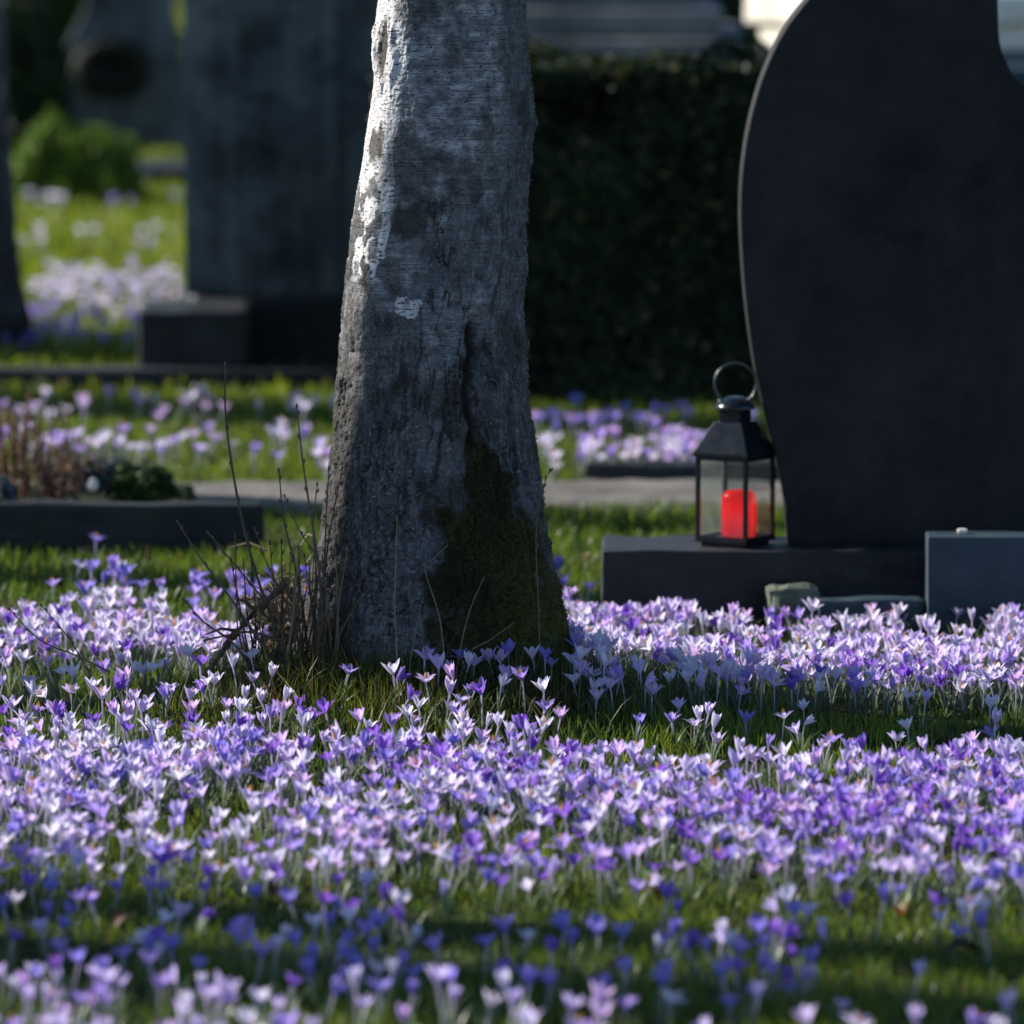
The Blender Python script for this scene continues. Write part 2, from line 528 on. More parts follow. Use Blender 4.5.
def trunk_mesh(name, main=True, nth=560, nz=760, ztop=3.4, R=None, seed=0):
    zs = np.concatenate([np.linspace(-.06, 1.05, nz), np.linspace(1.05, ztop, nz // 6)[1:]])
    th = np.linspace(0, 2 * PI, nth + 1)
    TH, Z = np.meshgrid(th, zs)
    cs, sn = np.cos(TH), np.sin(TH)              # th=0 -> +x ; front (towards camera) is -y
    if main:
        r = np.interp(Z, rz_, rr_); cx = np.interp(Z, rz_, rc_)
    else:
        r = R * (1 - .05 * Z) + R * .35 * np.exp(-np.maximum(Z, 0) * 6); cx = 0 * Z + .03 * np.sin(Z * 1.3 + seed)
    front = (sn < 0)
    px, py, pz = cs * 3.0, sn * 3.0, Z * 6
    low = sstep(0.75, 0.1, Z)
    d = np.zeros_like(Z)
    d += fbm(cs * 1.1, sn * 1.1, Z * 6, 3, 21 + seed) * .004
    wrp = fbm(cs * 3, sn * 3, Z * 22, 3, 35 + seed) * .5
    rid = fbm(cs * 7 + wrp, sn * 7 + wrp, Z * 22 + wrp, 4, 31 + seed)
    ridge = 1 - np.abs(rid) * 1.8
    gv = np.abs(fbm(cs * 6 + wrp * .8, sn * 6 + wrp * .8, Z * 13, 4, 131 + seed))
    gz = sstep(.11, .02, gv) * sstep(.80, .35, Z + .25 * noise(cs * 2, sn * 2, Z * 6, 7)) * sstep(-.35, .25, fbm(cs * 2, sn * 2, Z * 7, 2, 141 + seed))
    d -= gz * .0045
    rough = np.clip(.12 + low * .9 + 0.35 * sstep(-.3, -.95, cs) * sstep(.75, .45, Z), 0, 1)
    if main: rough = np.maximum(rough, sstep(.62, .85, cs))
    d += ridge * .0026 * rough
    d += fbm(cs * 15, sn * 15, Z * 80, 3, 41 + seed) * .0016 * rough
    d += fbm(cs * 42, sn * 42, Z * 260, 2, 51 + seed) * .0007
    d += noise(cs * 1.5, sn * 1.5, Z * 190, 57) * .0004 * sstep(.3, .6, Z)
    if main: d -= .005 * np.clip(cs, 0, 1) + .001
    # root swell
    lob = .018 * np.exp(-np.maximum(Z, 0) * 7) * (np.cos(TH * 4 + 0.6) + .6 * np.cos(TH * 7 + 2))
    d += lob
    dark = np.clip(sstep(.25, .75, fbm(cs * 2.0, sn * 2.0, Z * 13, 3, 61 + seed)) * .55, 0, 1)
    dark = np.maximum(dark, gz * .9)
    smooth = sstep(.42, .78, Z + fbm(cs * 2, sn * 2, Z * 14, 3, 71 + seed) * .16)
    pale = np.zeros_like(Z)
    moss = sstep(.26, .0, Z) * sstep(-.1, .5, fbm(cs * 1.6, sn * 1.6, Z * 10, 2, 81 + seed)) * .9
    if main:
        u = cs
        fr = front.astype(float)
        # left flank: diamond shaped corky lumps
        lf = sstep(-.55, -.85, u)
        cork = sstep(.05, .3, fbm(cs * 5, sn * 5, Z * 32, 3, 91)) * lf * sstep(.86, .62, Z)
        d += cork * .0025; dark = np.maximum(dark * (1 - lf), cork * .8)
        corner = math.radians(229)
        d += .009 * np.exp(-((TH - corner) / math.radians(17)) ** 2) * sstep(.15, .5, Z)
        nz2 = fbm(cs * 4, sn * 4, Z * 30, 3, 95)
        strip = sstep(-.47, -.60, u + nz2 * .05) * sstep(TZ(300), TZ(230), Z + nz2 * .06)  # sunlit strip put into the bark colour as a paler band
        pale = np.maximum(pale, strip * (1 - cork) * 1.05)
        dark = np.maximum(dark, lf * sstep(TZ(235), TZ(320), Z + nz2 * .06) * (.62 + .3 * nz2))
        smooth = np.maximum(smooth, lf * sstep(.3, .55, Z)); smooth = smooth * (1 - sstep(.55, .8, u) * .75)
        def crack(pts, wid, dep, dk=1.0):
            nonlocal d, dark
            P = np.array([UZ(*p) for p in pts])
            uu = np.interp(Z, P[::-1, 1], P[::-1, 0]) + fbm(Z * 60, 3.3, 0, 2, 5) * .02
            g = np.exp(-((u - uu) / wid) ** 2) * sstep(P[-1, 1] - .01, P[-1, 1] + .02, Z) * sstep(P[0, 1] + .01, P[0, 1] - .02, Z) * fr
            d = d - g * dep; dark = np.maximum(dark, g * dk)
        crack([(474, 312), (473, 345), (468, 385), (476, 420), (470, 445)], .055, .020)
        crack([(455, 370), (447, 400), (440, 440), (436, 480)], .025, .006, .8)
        crack([(505, 260), (497, 290), (492, 320)], .02, .004, .7)
        crack([(420, 290), (424, 330), (414, 380)], .015, .003, .4)
        crack([(520, 330), (515, 420), (528, 520), (540, 600)], .02, .006, .5)
        def blob(px_, py_, wu, wz, k=1.0):
            a, z = UZ(px_, py_)
            rr = np.sqrt(((u - a) / wu) ** 2 + ((Z - z) / wz) ** 2) + fbm(cs * 12, sn * 12, Z * 30, 3, 7) * .35
            return sstep(1.15, .6, rr) * fr * k
        dark = np.maximum(dark, blob(416, 212, .34, .035, .75))
        dark = np.maximum(dark, blob(476, 183, .12, .02, .7))
        dark = np.maximum(dark, blob(420, 8, .35, .03, .6))
        e = blob(386, 52, .10, .045, 1.0); dark = np.maximum(dark, e * .95); d += blob(386, 52, .16, .055) * .005 - e * .007
        dark = np.maximum(dark, blob(380, 140, .12, .03, .9)); dark = np.maximum(dark, blob(385, 145, .05, .02, .9))
        for b in ((408, 302, .20, .018), (470, 30, .25, .03), (484, 75, .22, .03), (398, 372, .06, .01), (455, 345, .16, .04), (470, 150, .3, .02), (432, 470, .1, .02), (446, 490, .1, .015), (415, 520, .1, .04)):
            pale = np.maximum(pale, blob(*b, .62 if b[1] != 302 else .85))
        # moss tongue down the right front
        mz = [TZ(y) for y in (690, 640, 600, 550, 500, 460, 425)]
        mu = [.55, .58, .58, .52, .46, .42, .42]; mw = [1.1, .95, .75, .58, .44, .30, .14]
        c0 = np.interp(Z, mz, mu); cw = np.interp(Z, mz, mw)
        mm = sstep(1.25, .45, np.abs(u - c0) / np.maximum(cw, .02) + fbm(cs * 4, sn * 4, Z * 20, 4, 8) * .42) * sstep(TZ(405), TZ(450), Z) * fr
        moss = np.clip(np.maximum(moss, mm), 0, 1)
        d += mm * (.004 + .004 * fbm(cs * 20, sn * 20, Z * 50, 3, 15))
        # knobs on the right edge
        for (kx, ky, kk) in ((536, 118, .003), (534, 165, .002), (529, 345, .003), (531, 262, .003)):
            z = TZ(ky)
            g = np.exp(-((Z - z) / .026) ** 2 - ((u - .985) / .10) ** 2)
            d += g * kk * (1 + 1.0 * fbm(cs * 30, sn * 30, Z * 60, 2, 3))
    r = r + d
    X = cx + r * cs; Y = r * sn
    V = np.stack([X, Y, Z], -1).reshape(-1, 3)
    W = nth + 1
    H = len(zs)
    i = np.arange(H - 1)[:, None] * W + np.arange(nth)[None]
    Q = np.stack([i, i + 1, i + W + 1, i + W], -1).reshape(-1, 4)
    R0 = .14
    uv = np.stack([TH * R0, Z], -1).reshape(-1, 2)
    return make_mesh(name, V, [Q], uv=uv, attrs=dict(moss=moss.ravel(), dark=dark.ravel(), smooth=smooth.ravel(), pale=pale.ravel(), green=(sstep(.35, .8, cs) * sstep(.36, .1, Z) * (1.0 if main else 0.0)).ravel()), mats=(M_bark,))

def limbs(mb, base, height, r0, n, seed, spread=2.0):
    rs = random.Random(seed)
    def branch(p, dirv, L, r, lev):
        pts, rad = [p], [r]
        d = np.array(dirv, float)
        k = 6
        for i in range(k):
            d = d + np.array([rs.uniform(-.18, .18), rs.uniform(-.18, .18), rs.uniform(-.05, .12) - .05 * lev])
            d /= np.linalg.norm(d)
            pts.append(pts[-1] + d * L / k); rad.append(r * (1 - .85 * (i + 1) / k))
        c = (0.09, 0.075, 0.065) if lev else (0.2, 0.19, 0.185)
        mb.tube(pts, rad, 6 if lev < 2 else 4, True, c)
        if lev < 2:
            for j in range(5 if lev == 0 else 4):
                i = rs.randint(2, k)
                a = rs.uniform(0, 2 * PI)
                nd = d * .6 + np.array([math.cos(a), math.sin(a), rs.uniform(-.1, .5)]) * .7
                branch(pts[i], nd / np.linalg.norm(nd), L * rs.uniform(.35, .55), rad[i] * .6 + .002, lev + 1)
    for i in range(n):
        z = height * (i + 1) / n
        a = i * 2.4 + seed
        branch(np.array(base) + np.array([0, 0, z]), np.array([math.cos(a), math.sin(a), .8]) / 1.28, spread * rs.uniform(.7, 1), r0 * (1 - .6 * i / n), 0)

def tree(loc, label, cat, main, R=None, seed=0, group=None):
    t = empty('birch_tree', loc, label, cat, group)
    if main: me = trunk_mesh('trunk', True)
    else: me = trunk_mesh('trunk', False, 72, 90, 3.4, R, seed)
    tr = link('trunk', me, t)
    if main:
        nv = len(me.vertices); co = np.zeros(nv * 3, np.float32); me.vertices.foreach_get('co', co); co = co.reshape(-1, 3)
        no = np.zeros(nv * 3, np.float32); me.vertices.foreach_get('normal', no); no = no.reshape(-1, 3)
        ms = np.zeros(nv, np.float32); me.attributes['moss'].data.foreach_get('value', ms)
        def tuft(sel, L, Wd, base, nm):
            p = co[sel]; nn = no[sel]; m = len(p)
            d = nn + rng.normal(0, .6, (m, 3)); d /= np.linalg.norm(d, axis=1)[:, None]
            sd_ = np.cross(d, rng.normal(0, 1, (m, 3))); sd_ /= np.linalg.norm(sd_, axis=1)[:, None] + 1e-9
            l_ = (L * rng.uniform(.4, 1.3, m))[:, None]; w_ = Wd
            V = np.stack([p - sd_ * w_ - nn * .001, p + sd_ * w_ - nn * .001, p + d * l_], 1).reshape(-1, 3)
            C = np.repeat(np.array(base) * rng.uniform(.4, 1.7, m)[:, None], 3, 0)
            mb_ = MB(); mb_.add(V, (), np.arange(3 * m).reshape(-1, 3), C); mb_.build(nm, M_foliage, t, False)
        vis = (co[:, 1] < .05)
        pm = np.where(vis & (rng.random(nv) < ms * ms * .22) & (co[:, 2] > .02))[0]
        tuft(pm, .0055, .0008, (.032, .032, .009), 'moss')
        uu = (co[:, 0] - np.interp(co[:, 2], rz_, rc_)) / np.interp(co[:, 2], rz_, rr_)
        pl_ = np.where((uu > .90) & (co[:, 2] > .3) & (co[:, 2] < 1.0) & (rng.random(nv) < .10 * (1 + fbm(co[:, 2] * 30, 0, 0, 3, 3))))[0]
        tuft(pl_, .0045, .0010, (.14, .14, .125), 'lichen')
    top = np.array([np.interp(3.4, rz_, rc_) if main else .03 * math.sin(3.4 * 1.3 + seed), 0, 3.38])
    mb = MB()
    r = .085 if main else R * .83
    mb.tube([top, top + [.05, .02, 1.2], top + [.0, .05, 2.4], top + [.06, 0, 3.8]], [r, r * .7, r * .45, .01], 10, True, (0.3, 0.29, 0.28))
    limbs(mb, top - [0, 0, .4], 3.6, r * .5, 8, seed + 3, 1.7)
    mb.build('crown', M_twig, t)
    return t
tree((0, TY, 0), 'thick silver birch trunk with mossy foot, standing among the crocuses', 'tree', True)
# trees just outside the frame to the left: their trunks lay the bands of shade on the lawn
def upsun(x, y, t): return (x - t * math.cos(AZ), y + t * math.sin(AZ), 0)
shade = [((-.6, 16.75, 0), 3.0, .24, 7), ((-.12, 11.838, 0), 2.5, .095, 5), ((-.1, 9.50, 0), 4.2, .22, 1), ((-.1, 9.93, 0), 5.0, .12, 6), ((-.55, 13.66, 0), 2.6, .15, 2), ((-.1, 14.72, 0), 2.9, .12, 3), ((-1.0, 18.25, 0), 2.4, .40, 4)]
words = ['stout birch out of view shading the verge below the box hedge', 'slender birch out of view shading the front of the mossy birch', 'stout birch standing out of view, shading the crocuses nearest the camera', 'second birch out of view shading the shaded strip of crocuses nearest the camera', 'slim birch out of view shading the blue crocuses beyond the trunk',
         'slim birch out of view shading the near edge of the path', 'broad birch out of view shading the lawn beside the tall monument']
for (p, t, R, s), lb in zip(shade, words):
    tree(upsun(p[0], p[1], t), lb, 'tree', False, R, s, 'birches standing outside the left of the view')
# the dark trunk at the frame's left edge
q = PZ(-18, 352)
tree((q[0], q[1], 0), 'dark blurred tree trunk at the far left edge, behind the kerbed bed', 'tree', False, .068, 9)

# ------------------------------------------------------------------ shoots at the foot of the birch
sc_ = empty('shoot_clump', PZ(290, 672), 'clump of bare brown shoots sprouting at the left foot of the birch', 'shoots')
base0 = np.array(sc_.location)
def shoot(pix, y, r0, r1, name='shoot', parent=sc_, col=(0.11, 0.085, 0.06), y1=None, buds=True):
    y1 = y if y1 is None else y1
    n = len(pix)
    P = [PD(a, b, y + (y1 - y) * (i / (n - 1))) for i, (a, b) in enumerate(pix)]   # given tip first
    P = spline(P, 6)
    R = np.linspace(r1, r0, len(P)) * .78
    R = R * (1 + .12 * np.sin(np.arange(len(P)) * 2.1))
    mb = MB()
    org = np.array(parent.location)
    mb.tube(P - org, R, 6, True, np.array(col) * (1 + rng.uniform(-.2, .25)))
    if buds:
        for i in range(1, len(P) - 3, 3):
            s = 1 if i % 2 else -1
            t = P[i] - P[i + 1]; t /= np.linalg.norm(t)
            b = P[i] - org
            mb.tube([b, b + t * .004 + np.array([s * .0026, 0, 0]), b + t * .008 + np.array([s * .0022, 0, 0])], [.0012, .0013, .0003], 5, True, np.array(col) * 1.1)
        mb.tube([P[0] - org, P[0] - org + (P[0] - P[1]) * .25, P[0] - org + (P[0] - P[1]) * .6], [r1, .002, .0004], 5, True, np.array(col))
    return mb.build(name, M_twig, parent)
B = 11.95
for pix, d, a, b in [
    ([(225, 366), (226, 420), (236, 490), (252, 560), (272, 620), (285, 670)], B, .0036, .0016),
    ([(297, 408), (302, 455), (310, 510), (318, 560), (322, 610), (322, 672)], B, .0034, .0013),
    ([(279, 472), (284, 520), (297, 575), (305, 625), (308, 672)], B + .03, .003, .0012),
    ([(178, 523), (202, 560), (232, 600), (262, 645), (280, 675)], B - .03, .003, .0013),
    ([(209, 534), (235, 565), (262, 598), (285, 635), (297, 672)], B + .02, .0028, .0012),
    ([(329, 470), (326, 520), (324, 570), (318, 620), (314, 675)], B, .003, .001),
    ([(317, 486), (313, 530), (316, 580), (311, 672)], B + .04, .0028, .001),
    ([(342, 470), (334, 510), (326, 560), (324, 610), (322, 672)], B + .02, .0026, .001),
    ([(285, 497), (299, 530), (318, 560), (327, 600), (322, 670)], B - .02, .0024, .001),
    ([(184, 600), (205, 623), (235, 645), (262, 690)], B - .05, .0026, .0012),
    ([(205, 640), (225, 636), (250, 632), (280, 640)], B - .05, .003, .0016),
    ([(255, 530), (268, 566), (285, 600), (298, 640), (304, 672)], B + .01, .0026, .001),
    ([(10, 610), (40, 640), (75, 655), (110, 672)], B - .1, .002, .0010),
    ([(42, 606), (70, 640), (86, 668), (100, 690)], B - .1, .002, .0010),
    ([(372, 585), (352, 612), (338, 640), (330, 672)], B - .06, .0022, .0009),
    ]:
    shoot(pix, d, a, b)
for i in range(46):
    x0 = random.uniform(246, 340); x1 = x0 + random.uniform(-26, 26)
    yt = random.uniform(535, 635)
    shoot([(x1, yt), ((x0 * .4 + x1 * .6) + random.uniform(-5, 5), (yt + 672) / 2), (x0, 676)], B + random.uniform(-.06, .06), random.uniform(.0018, .0032), .001,
          col=random.choice([(0.10, 0.07, 0.045), (0.06, 0.045, 0.035), (0.16, 0.12, 0.08)]), buds=i % 2 == 0)
stub = MB()
P = spline([PD(286, 582, B), PD(262, 606, B), PD(240, 628, B - .02), PD(222, 652, B - .03), PD(206, 676, B - .05)], 8) - base0
R = .0042 * (1 + .7 * fbm(np.arange(len(P)) * .7, 0, 0, 3, 2)); R[0] = .004; R[-1] = .006
stub.tube(P, R, 12, True, (0.085, 0.06, 0.042))
for i_, dv in ((10, (-.03, 0, .018)), (17, (-.045, -.01, -.004)), (24, (.02, 0, .03)), (14, (.03, -.01, .03))):
    stub.tube([P[i_], P[i_] + np.array(dv) * .5 + [0, 0, .006], P[i_] + np.array(dv)], [.003, .0022, .001], 6, True, (0.08, 0.055, 0.04))
stub.build('dead_branch', M_twig, sc_)
# dry tangle round the shoots
tg = MB()
for i in range(950):
    a = rng.uniform(0, 2 * PI); rr = rng.uniform(0, .075)
    p = np.array([math.cos(a) * rr * 1.2, math.sin(a) * rr * .6 - .02, rng.uniform(-.01, .05) + .05 * max(0, rng.normal(0, 1)) * (rr < .05)])
    d = rng.normal(0, 1, 3); d[2] = abs(d[2]) * .5; d /= np.linalg.norm(d)
    L = rng.uniform(.02, .07)
    q1 = p + d * L * .5 + [0, 0, .008]; q2 = p + d * L + [0, 0, -.004]
    c = [(0.16, .11, .065), (.07, .05, .035), (.24, .19, .12), (.15, .07, .05)][rng.integers(4)]
    tg.tube([p, q1, q2], [.0016, .0013, .0005], 4, False, c)
tg.build('dry_tangle', M_twig, sc_)
rt = empty('twig', PZ(540, 690), 'short thin twig sticking out at the right edge of the birch', 'twig')
shoot([(550, 470), (544, 485), (539, 505), (536, 540), (538, 600), (541, 690)], 11.90, .0016, .0008, 'stem', rt)
# dry stalks before the trunk
for k, (pix, lb) in enumerate([([(397, 515), (396, 560), (395, 610), (398, 672)], 'upright dry stalk left of the middle before the birch foot'),
                 ([(448, 545), (432, 560), (425, 570), (440, 620), (446, 680)], 'bent pale dry stalk before the middle of the birch foot'),
                 ([(423, 597), (416, 630), (410, 665), (411, 690)], 'short straw coloured stalk at the foot of the birch'),
                 ([(515, 622), (490, 640), (468, 655), (455, 700)], 'leaning dry stalk at the mossy foot of the birch'),
                 ([(484, 577), (470, 610), (460, 650), (452, 700)], 'thin dark stalk rising against the moss of the birch')]):
    e = empty('dry_stalk', PZ(pix[-1][0], pix[-1][1]), lb, 'stalk', 'dry stalks at the foot of the birch')
    shoot(pix, 11.77 + .01 * k, .0012, .0007, 'stem', e, col=(0.17, 0.15, 0.10), buds=False)

# ------------------------------------------------------------------ grass
def grass_mesh(name, x, y, h, wd, tone, lean=0.45, dry=0.05, zb=-.008):
    zb = zb + mound(x, y)
    n = len(x)
    az = rng.uniform(0, 2 * PI, n); la = rng.uniform(0, 2 * PI, n)
    ln = np.abs(rng.normal(0, lean, n)) * h
    dx, dy = np.cos(la) * ln, np.sin(la) * ln
    wx, wy = np.cos(az) * wd * .5, np.sin(az) * wd * .5
    V = np.zeros((n, 7, 3), np.float32)
    for k, (t, s) in enumerate(((0, .8), (.4, 1), (.75, .7))):
        bx, by, bz = x + dx * t * t, y + dy * t * t, zb + h * (t - .25 * t * t * (ln / h))
        V[:, 2 * k] = np.stack([bx - wx * s, by - wy * s, bz], -1)
        V[:, 2 * k + 1] = np.stack([bx + wx * s, by + wy * s, bz], -1)
    V[:, 6] = np.stack([x + dx, y + dy, zb + h * (1 - .25 * (ln / h))], -1)
    base = (np.arange(n) * 7)[:, None]
    Q = np.concatenate([base + np.array([0, 1, 3, 2]), base + np.array([2, 3, 5, 4])])
    T = base + np.array([4, 5, 6])
    cl = np.zeros((n, 3))
    v = rng.uniform(.6, 1.35, n)[:, None]
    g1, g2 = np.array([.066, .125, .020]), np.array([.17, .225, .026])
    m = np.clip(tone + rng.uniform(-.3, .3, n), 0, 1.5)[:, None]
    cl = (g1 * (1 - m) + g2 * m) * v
    dr = rng.random(n) < dry
    cl[dr] = np.array([.20, .16, .08]) * v[dr]
    C = np.repeat(cl[:, None, :], 7, 1)
    return make_mesh(name, V.reshape(-1, 3), [Q, T], col=C.reshape(-1, 3), mats=(M_grass,))

def scatter(x0, x1, y0, y1, dens, keep=None, wedge=True, marg=.22):
    n = int((x1 - x0) * (y1 - y0) * dens)
    x, y = rng.uniform(x0, x1, n), rng.uniform(y0, y1, n)
    k = np.ones(n, bool)
    if wedge: k &= np.abs(x) < .0615 * y + marg
    if keep is not None: k &= keep(x, y)
    return x[k], y[k]

def not_trunk(x, y): return ((x + .125) ** 2 + (y - TY) ** 2) > .17 ** 2
PLX0 = PZ(603, 632)[0]
def lawn_keep(x, y):
    k = not_trunk(x, y)
    k &= ~((y > 12.98) & (y < 13.3) & (x > PLX0))
    k &= fbm(x * 9, y * 5, 0, 3, 77) > -.75
    return k
x, y = scatter(-1.3, 1.3, 8.3, 13.2, 11000, lawn_keep)
cl = fbm(x * 6, y * 3, 0, 3, 12)
h = (.023 + .012 * cl + rng.uniform(-.008, .012, len(x)))
near_tree = np.exp(-(((x + .14) / .32) ** 2 + ((y - 11.85) / .28) ** 2))
h = np.clip(h + near_tree * .03 * rng.random(len(x)), .012, .09)
g = link('grass', grass_mesh('grass', x, y, h, rng.uniform(.0013, .0026, len(x)), .45 + .35 * cl))
tag(g, 'short green grass between the crocuses around the birch', 'grass', kind='stuff')
def mid_keep(x, y):
    k = ~((y > 13.0) & (y < 13.3) & (x > PLX0))
    k &= ~((y > 13.3) & (x > PLX0 + .1) & (y < 13.6))
    return k & not_trunk(x, y)
x, y = scatter(-1.8, 1.8, 13.2, PATH0, 5500, mid_keep)
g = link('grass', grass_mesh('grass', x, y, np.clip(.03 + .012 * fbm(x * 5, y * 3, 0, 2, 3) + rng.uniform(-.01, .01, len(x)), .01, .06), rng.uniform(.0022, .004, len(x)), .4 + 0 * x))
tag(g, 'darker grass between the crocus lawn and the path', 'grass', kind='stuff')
x, y = scatter(-2.2, 2.2, PATH1 - .02, 17.2, 5000, lambda x, y: ~((y < 15.42) & (x > .12) & (x < 1.35)))
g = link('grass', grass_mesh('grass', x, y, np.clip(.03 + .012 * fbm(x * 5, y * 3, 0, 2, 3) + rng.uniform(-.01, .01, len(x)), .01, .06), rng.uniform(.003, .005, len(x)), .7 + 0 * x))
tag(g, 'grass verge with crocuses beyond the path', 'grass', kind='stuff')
x, y = scatter(-3.2, 3.2, 17.2, 36, 1700, None)
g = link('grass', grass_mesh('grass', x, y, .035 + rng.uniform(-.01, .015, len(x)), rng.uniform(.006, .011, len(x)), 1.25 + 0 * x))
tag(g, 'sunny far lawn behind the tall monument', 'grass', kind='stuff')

def foot_keep(x, y): return not_trunk(x, y) & (np.exp(-(((x + .16) / .30) ** 2 + ((y - 11.88) / .24) ** 2)) > rng.random(len(x)) * .9 + .1)
x, y = scatter(-.7, .4, 11.5, 12.2, 26000, foot_keep)
gm = grass_mesh('dry_grass', x, y, rng.uniform(.025, .095, len(x)) * (.6 + .5 * rng.random(len(x))), rng.uniform(.0012, .0026, len(x)), .2 + 0 * x, .9, .3)
cc = np.zeros(len(gm.vertices) * 4, np.float32); gm.color_attributes['Col'].data.foreach_get('color', cc)
cc = cc.reshape(-1, 4); cc[:, :3] *= (.62, .50, .60); gm.color_attributes['Col'].data.foreach_set('color', cc.ravel())
tag(link('dry_grass', gm), 'dark matted old grass round the foot of the birch', 'grass', kind='stuff')
# ------------------------------------------------------------------ crocuses
COLS = {
    'silvery lilac': ((.82, .78, .92), (.72, .66, .90), (.90, .88, .93)),
    'pale lilac': ((.70, .60, .89), (.56, .44, .84), (.84, .78, .92)),
    'mid violet': ((.46, .34, .80), (.34, .20, .72), (.68, .58, .86)),
    'deep purple': ((.27, .12, .62), (.20, .07, .52), (.46, .32, .74)),
    'blue violet': ((.30, .26, .74), (.22, .16, .66), (.50, .46, .82)),  # bluer set, picked mostly where petals stand in shade
    'rosy lilac': ((.70, .50, .85), (.64, .36, .80), (.85, .78, .91)),
}
CN = list(COLS)
FORMS = ['closed', 'cup-shaped', 'wide-open']

def bloom_arrays(colname, form, seed):
    """six tepals in two whorls, and three orange anthers with a stigma"""
    r = np.random.default_rng(seed)
    mid, tip, basec = [np.array(c) for c in COLS[colname]]
    op = {'closed': .24, 'cup-shaped': .66, 'wide-open': 1.02}[form] + r.uniform(-.07, .07)
    V, Q, C = [], [], []
    nl, nw = 8, 4
    off = 0
    for k in range(6):
        outer = k % 2 == 0
        a = k * PI / 3 + r.uniform(-.14, .14)
        L = r.uniform(.026, .031) * (1.0 if outer else .92)
        Wd = r.uniform(.0050, .0062) * (1 if outer else .95)
        o = op + (.08 if outer else -.04) + r.uniform(-.1, .1)
        if r.random() < .10 and form != 'closed': o += r.uniform(.35, .7)
        a0 = .42 + .35 * o; a1 = -.12 + 1.0 * o
        s = 0.0; rad = .0012 + (.0005 if outer else 0); z = 0.0
        tw = r.uniform(-.12, .12)
        tc = mid * r.uniform(.88, 1.1)
        if outer: tc = tc * .75 + basec * .25
        tipk = tip * (1 - (q_ := r.uniform(0, .5))) + basec * q_
        for i in range(nl + 1):
            t = i / nl
            ang = a0 * (1 - t) ** 1.2 + a1 * t + (.25 * (t > .8) * (t - .8) * 5 * (form == 'wide-open'))
            if i:
                rad += math.sin(ang) * L / nl; z += math.cos(ang) * L / nl
            wv = Wd * (math.sin(PI * min(1, (t * .93 + .07)) ** 1.3) ** .75 if t < 1 else 0.02)
            wv = max(wv, .0012 * (1 - t) + .0003)
            for j in range(nw + 1):
                u = (j / nw) * 2 - 1
                cup = (u * u) * wv * (.55 * (1 - .5 * t))
                lx = rad - cup * math.cos(ang); lz = z + cup * math.sin(ang) * .6
                ly = u * wv + tw * t * rad
                V.append((lx * math.cos(a) - ly * math.sin(a), lx * math.sin(a) + ly * math.cos(a), lz))
                w1 = sstep(.35, 0, t); w2 = sstep(.55, 1, t)
                c = tc * (1 - w1) * (1 - w2) + basec * w1 + tipk * w2 * (1 - w1)
                c = c * (1 - .22 * (abs(u) < .2) * outer) * (1 + .05 * math.sin(u * 9 + k))
                C.append(np.clip(c * [.985, .98, 1.0], 0, .92))
        for i in range(nl):
            for j in range(nw):
                b = off + i * (nw + 1) + j
                Q.append((b, b + 1, b + nw + 2, b + nw + 1))
        off += (nl + 1) * (nw + 1)
    return np.array(V), np.array(Q), np.array(C)

def anther_arrays(seed):
    mb = MB(); r = np.random.default_rng(seed)
    for k in range(3):
        a = k * 2.1 + .3
        mb.tube([(0, 0, .006), (.0022 * math.cos(a), .0022 * math.sin(a), .014), (.0030 * math.cos(a), .0030 * math.sin(a), .020)], [.0005, .0009, .0006], 5, True, (.80, .56, .20))
    mb.tube([(0, 0, .006), (0, 0, .018), (.001, 0, .023)], [.0004, .0005, .0011], 5, True, (.80, .44, .14))
    return mb

def stem_pts(H, bend, az):
    t = np.linspace(0, 1, 6)
    return np.stack([bend * t ** 2 * math.cos(az), bend * t ** 2 * math.sin(az), -.006 + (H + .006) * t], -1)

NV = 5
VAR = {}
for ci, c in enumerate(CN):
    for fi, f in enumerate(FORMS):
        VAR[c, f] = [bloom_arrays(c, f, 100 * ci + 10 * fi + v) for v in range(NV)]
ANT = anther_arrays(1)
AV, AQ, AT, AC = np.vstack(ANT.v), np.vstack(ANT.q), np.vstack(ANT.t), np.vstack(ANT.c)

STEMS = []
for s in range(8):
    r = np.random.default_rng(s)
    H = .055; bend = r.uniform(0, .018); az = r.uniform(0, 2 * PI)
    mb = MB(); P = stem_pts(H, bend, az)
    cc = np.linspace(0, 1, 6)[:, None]
    mb.tube(P, [.0010, .0010, .0011, .0012, .0014, .0017], 6, False, np.array([.42, .48, .36]) * (1 - cc) + np.array([.70, .64, .78]) * cc)
    STEMS.append((mb, P[-1], P[-1] - P[-2]))
def leaf_arrays(seed):
    r = np.random.default_rng(seed); mb = MB()
    for k in range(r.integers(3, 6)):
        a = r.uniform(0, 2 * PI); h = r.uniform(.03, .062); l = r.uniform(.2, .8) * h
        n = 5; V = []; C = []
        for i in range(n + 1):
            t = i / n; w = .0016 * (1 - t ** 3) + .0002
            p = np.array([.003 * math.cos(a) + math.cos(a) * l * t * t, .003 * math.sin(a) + math.sin(a) * l * t * t, -.006 + (h + .006) * (t - .2 * t * t)])
            s = np.array([-math.sin(a), math.cos(a), 0])
            V += [p - s * w, p, p + s * w]
            C += [(.035, .075, .02), (.22, .27, .18), (.035, .075, .02)]
        Q = []
        for i in range(n):
            b = i * 3
            Q += [(b, b + 1, b + 4, b + 3), (b + 1, b + 2, b + 5, b + 4)]
        mb.add(V, Q, (), C)
    return mb
LEAVES = [leaf_arrays(s) for s in range(8)]

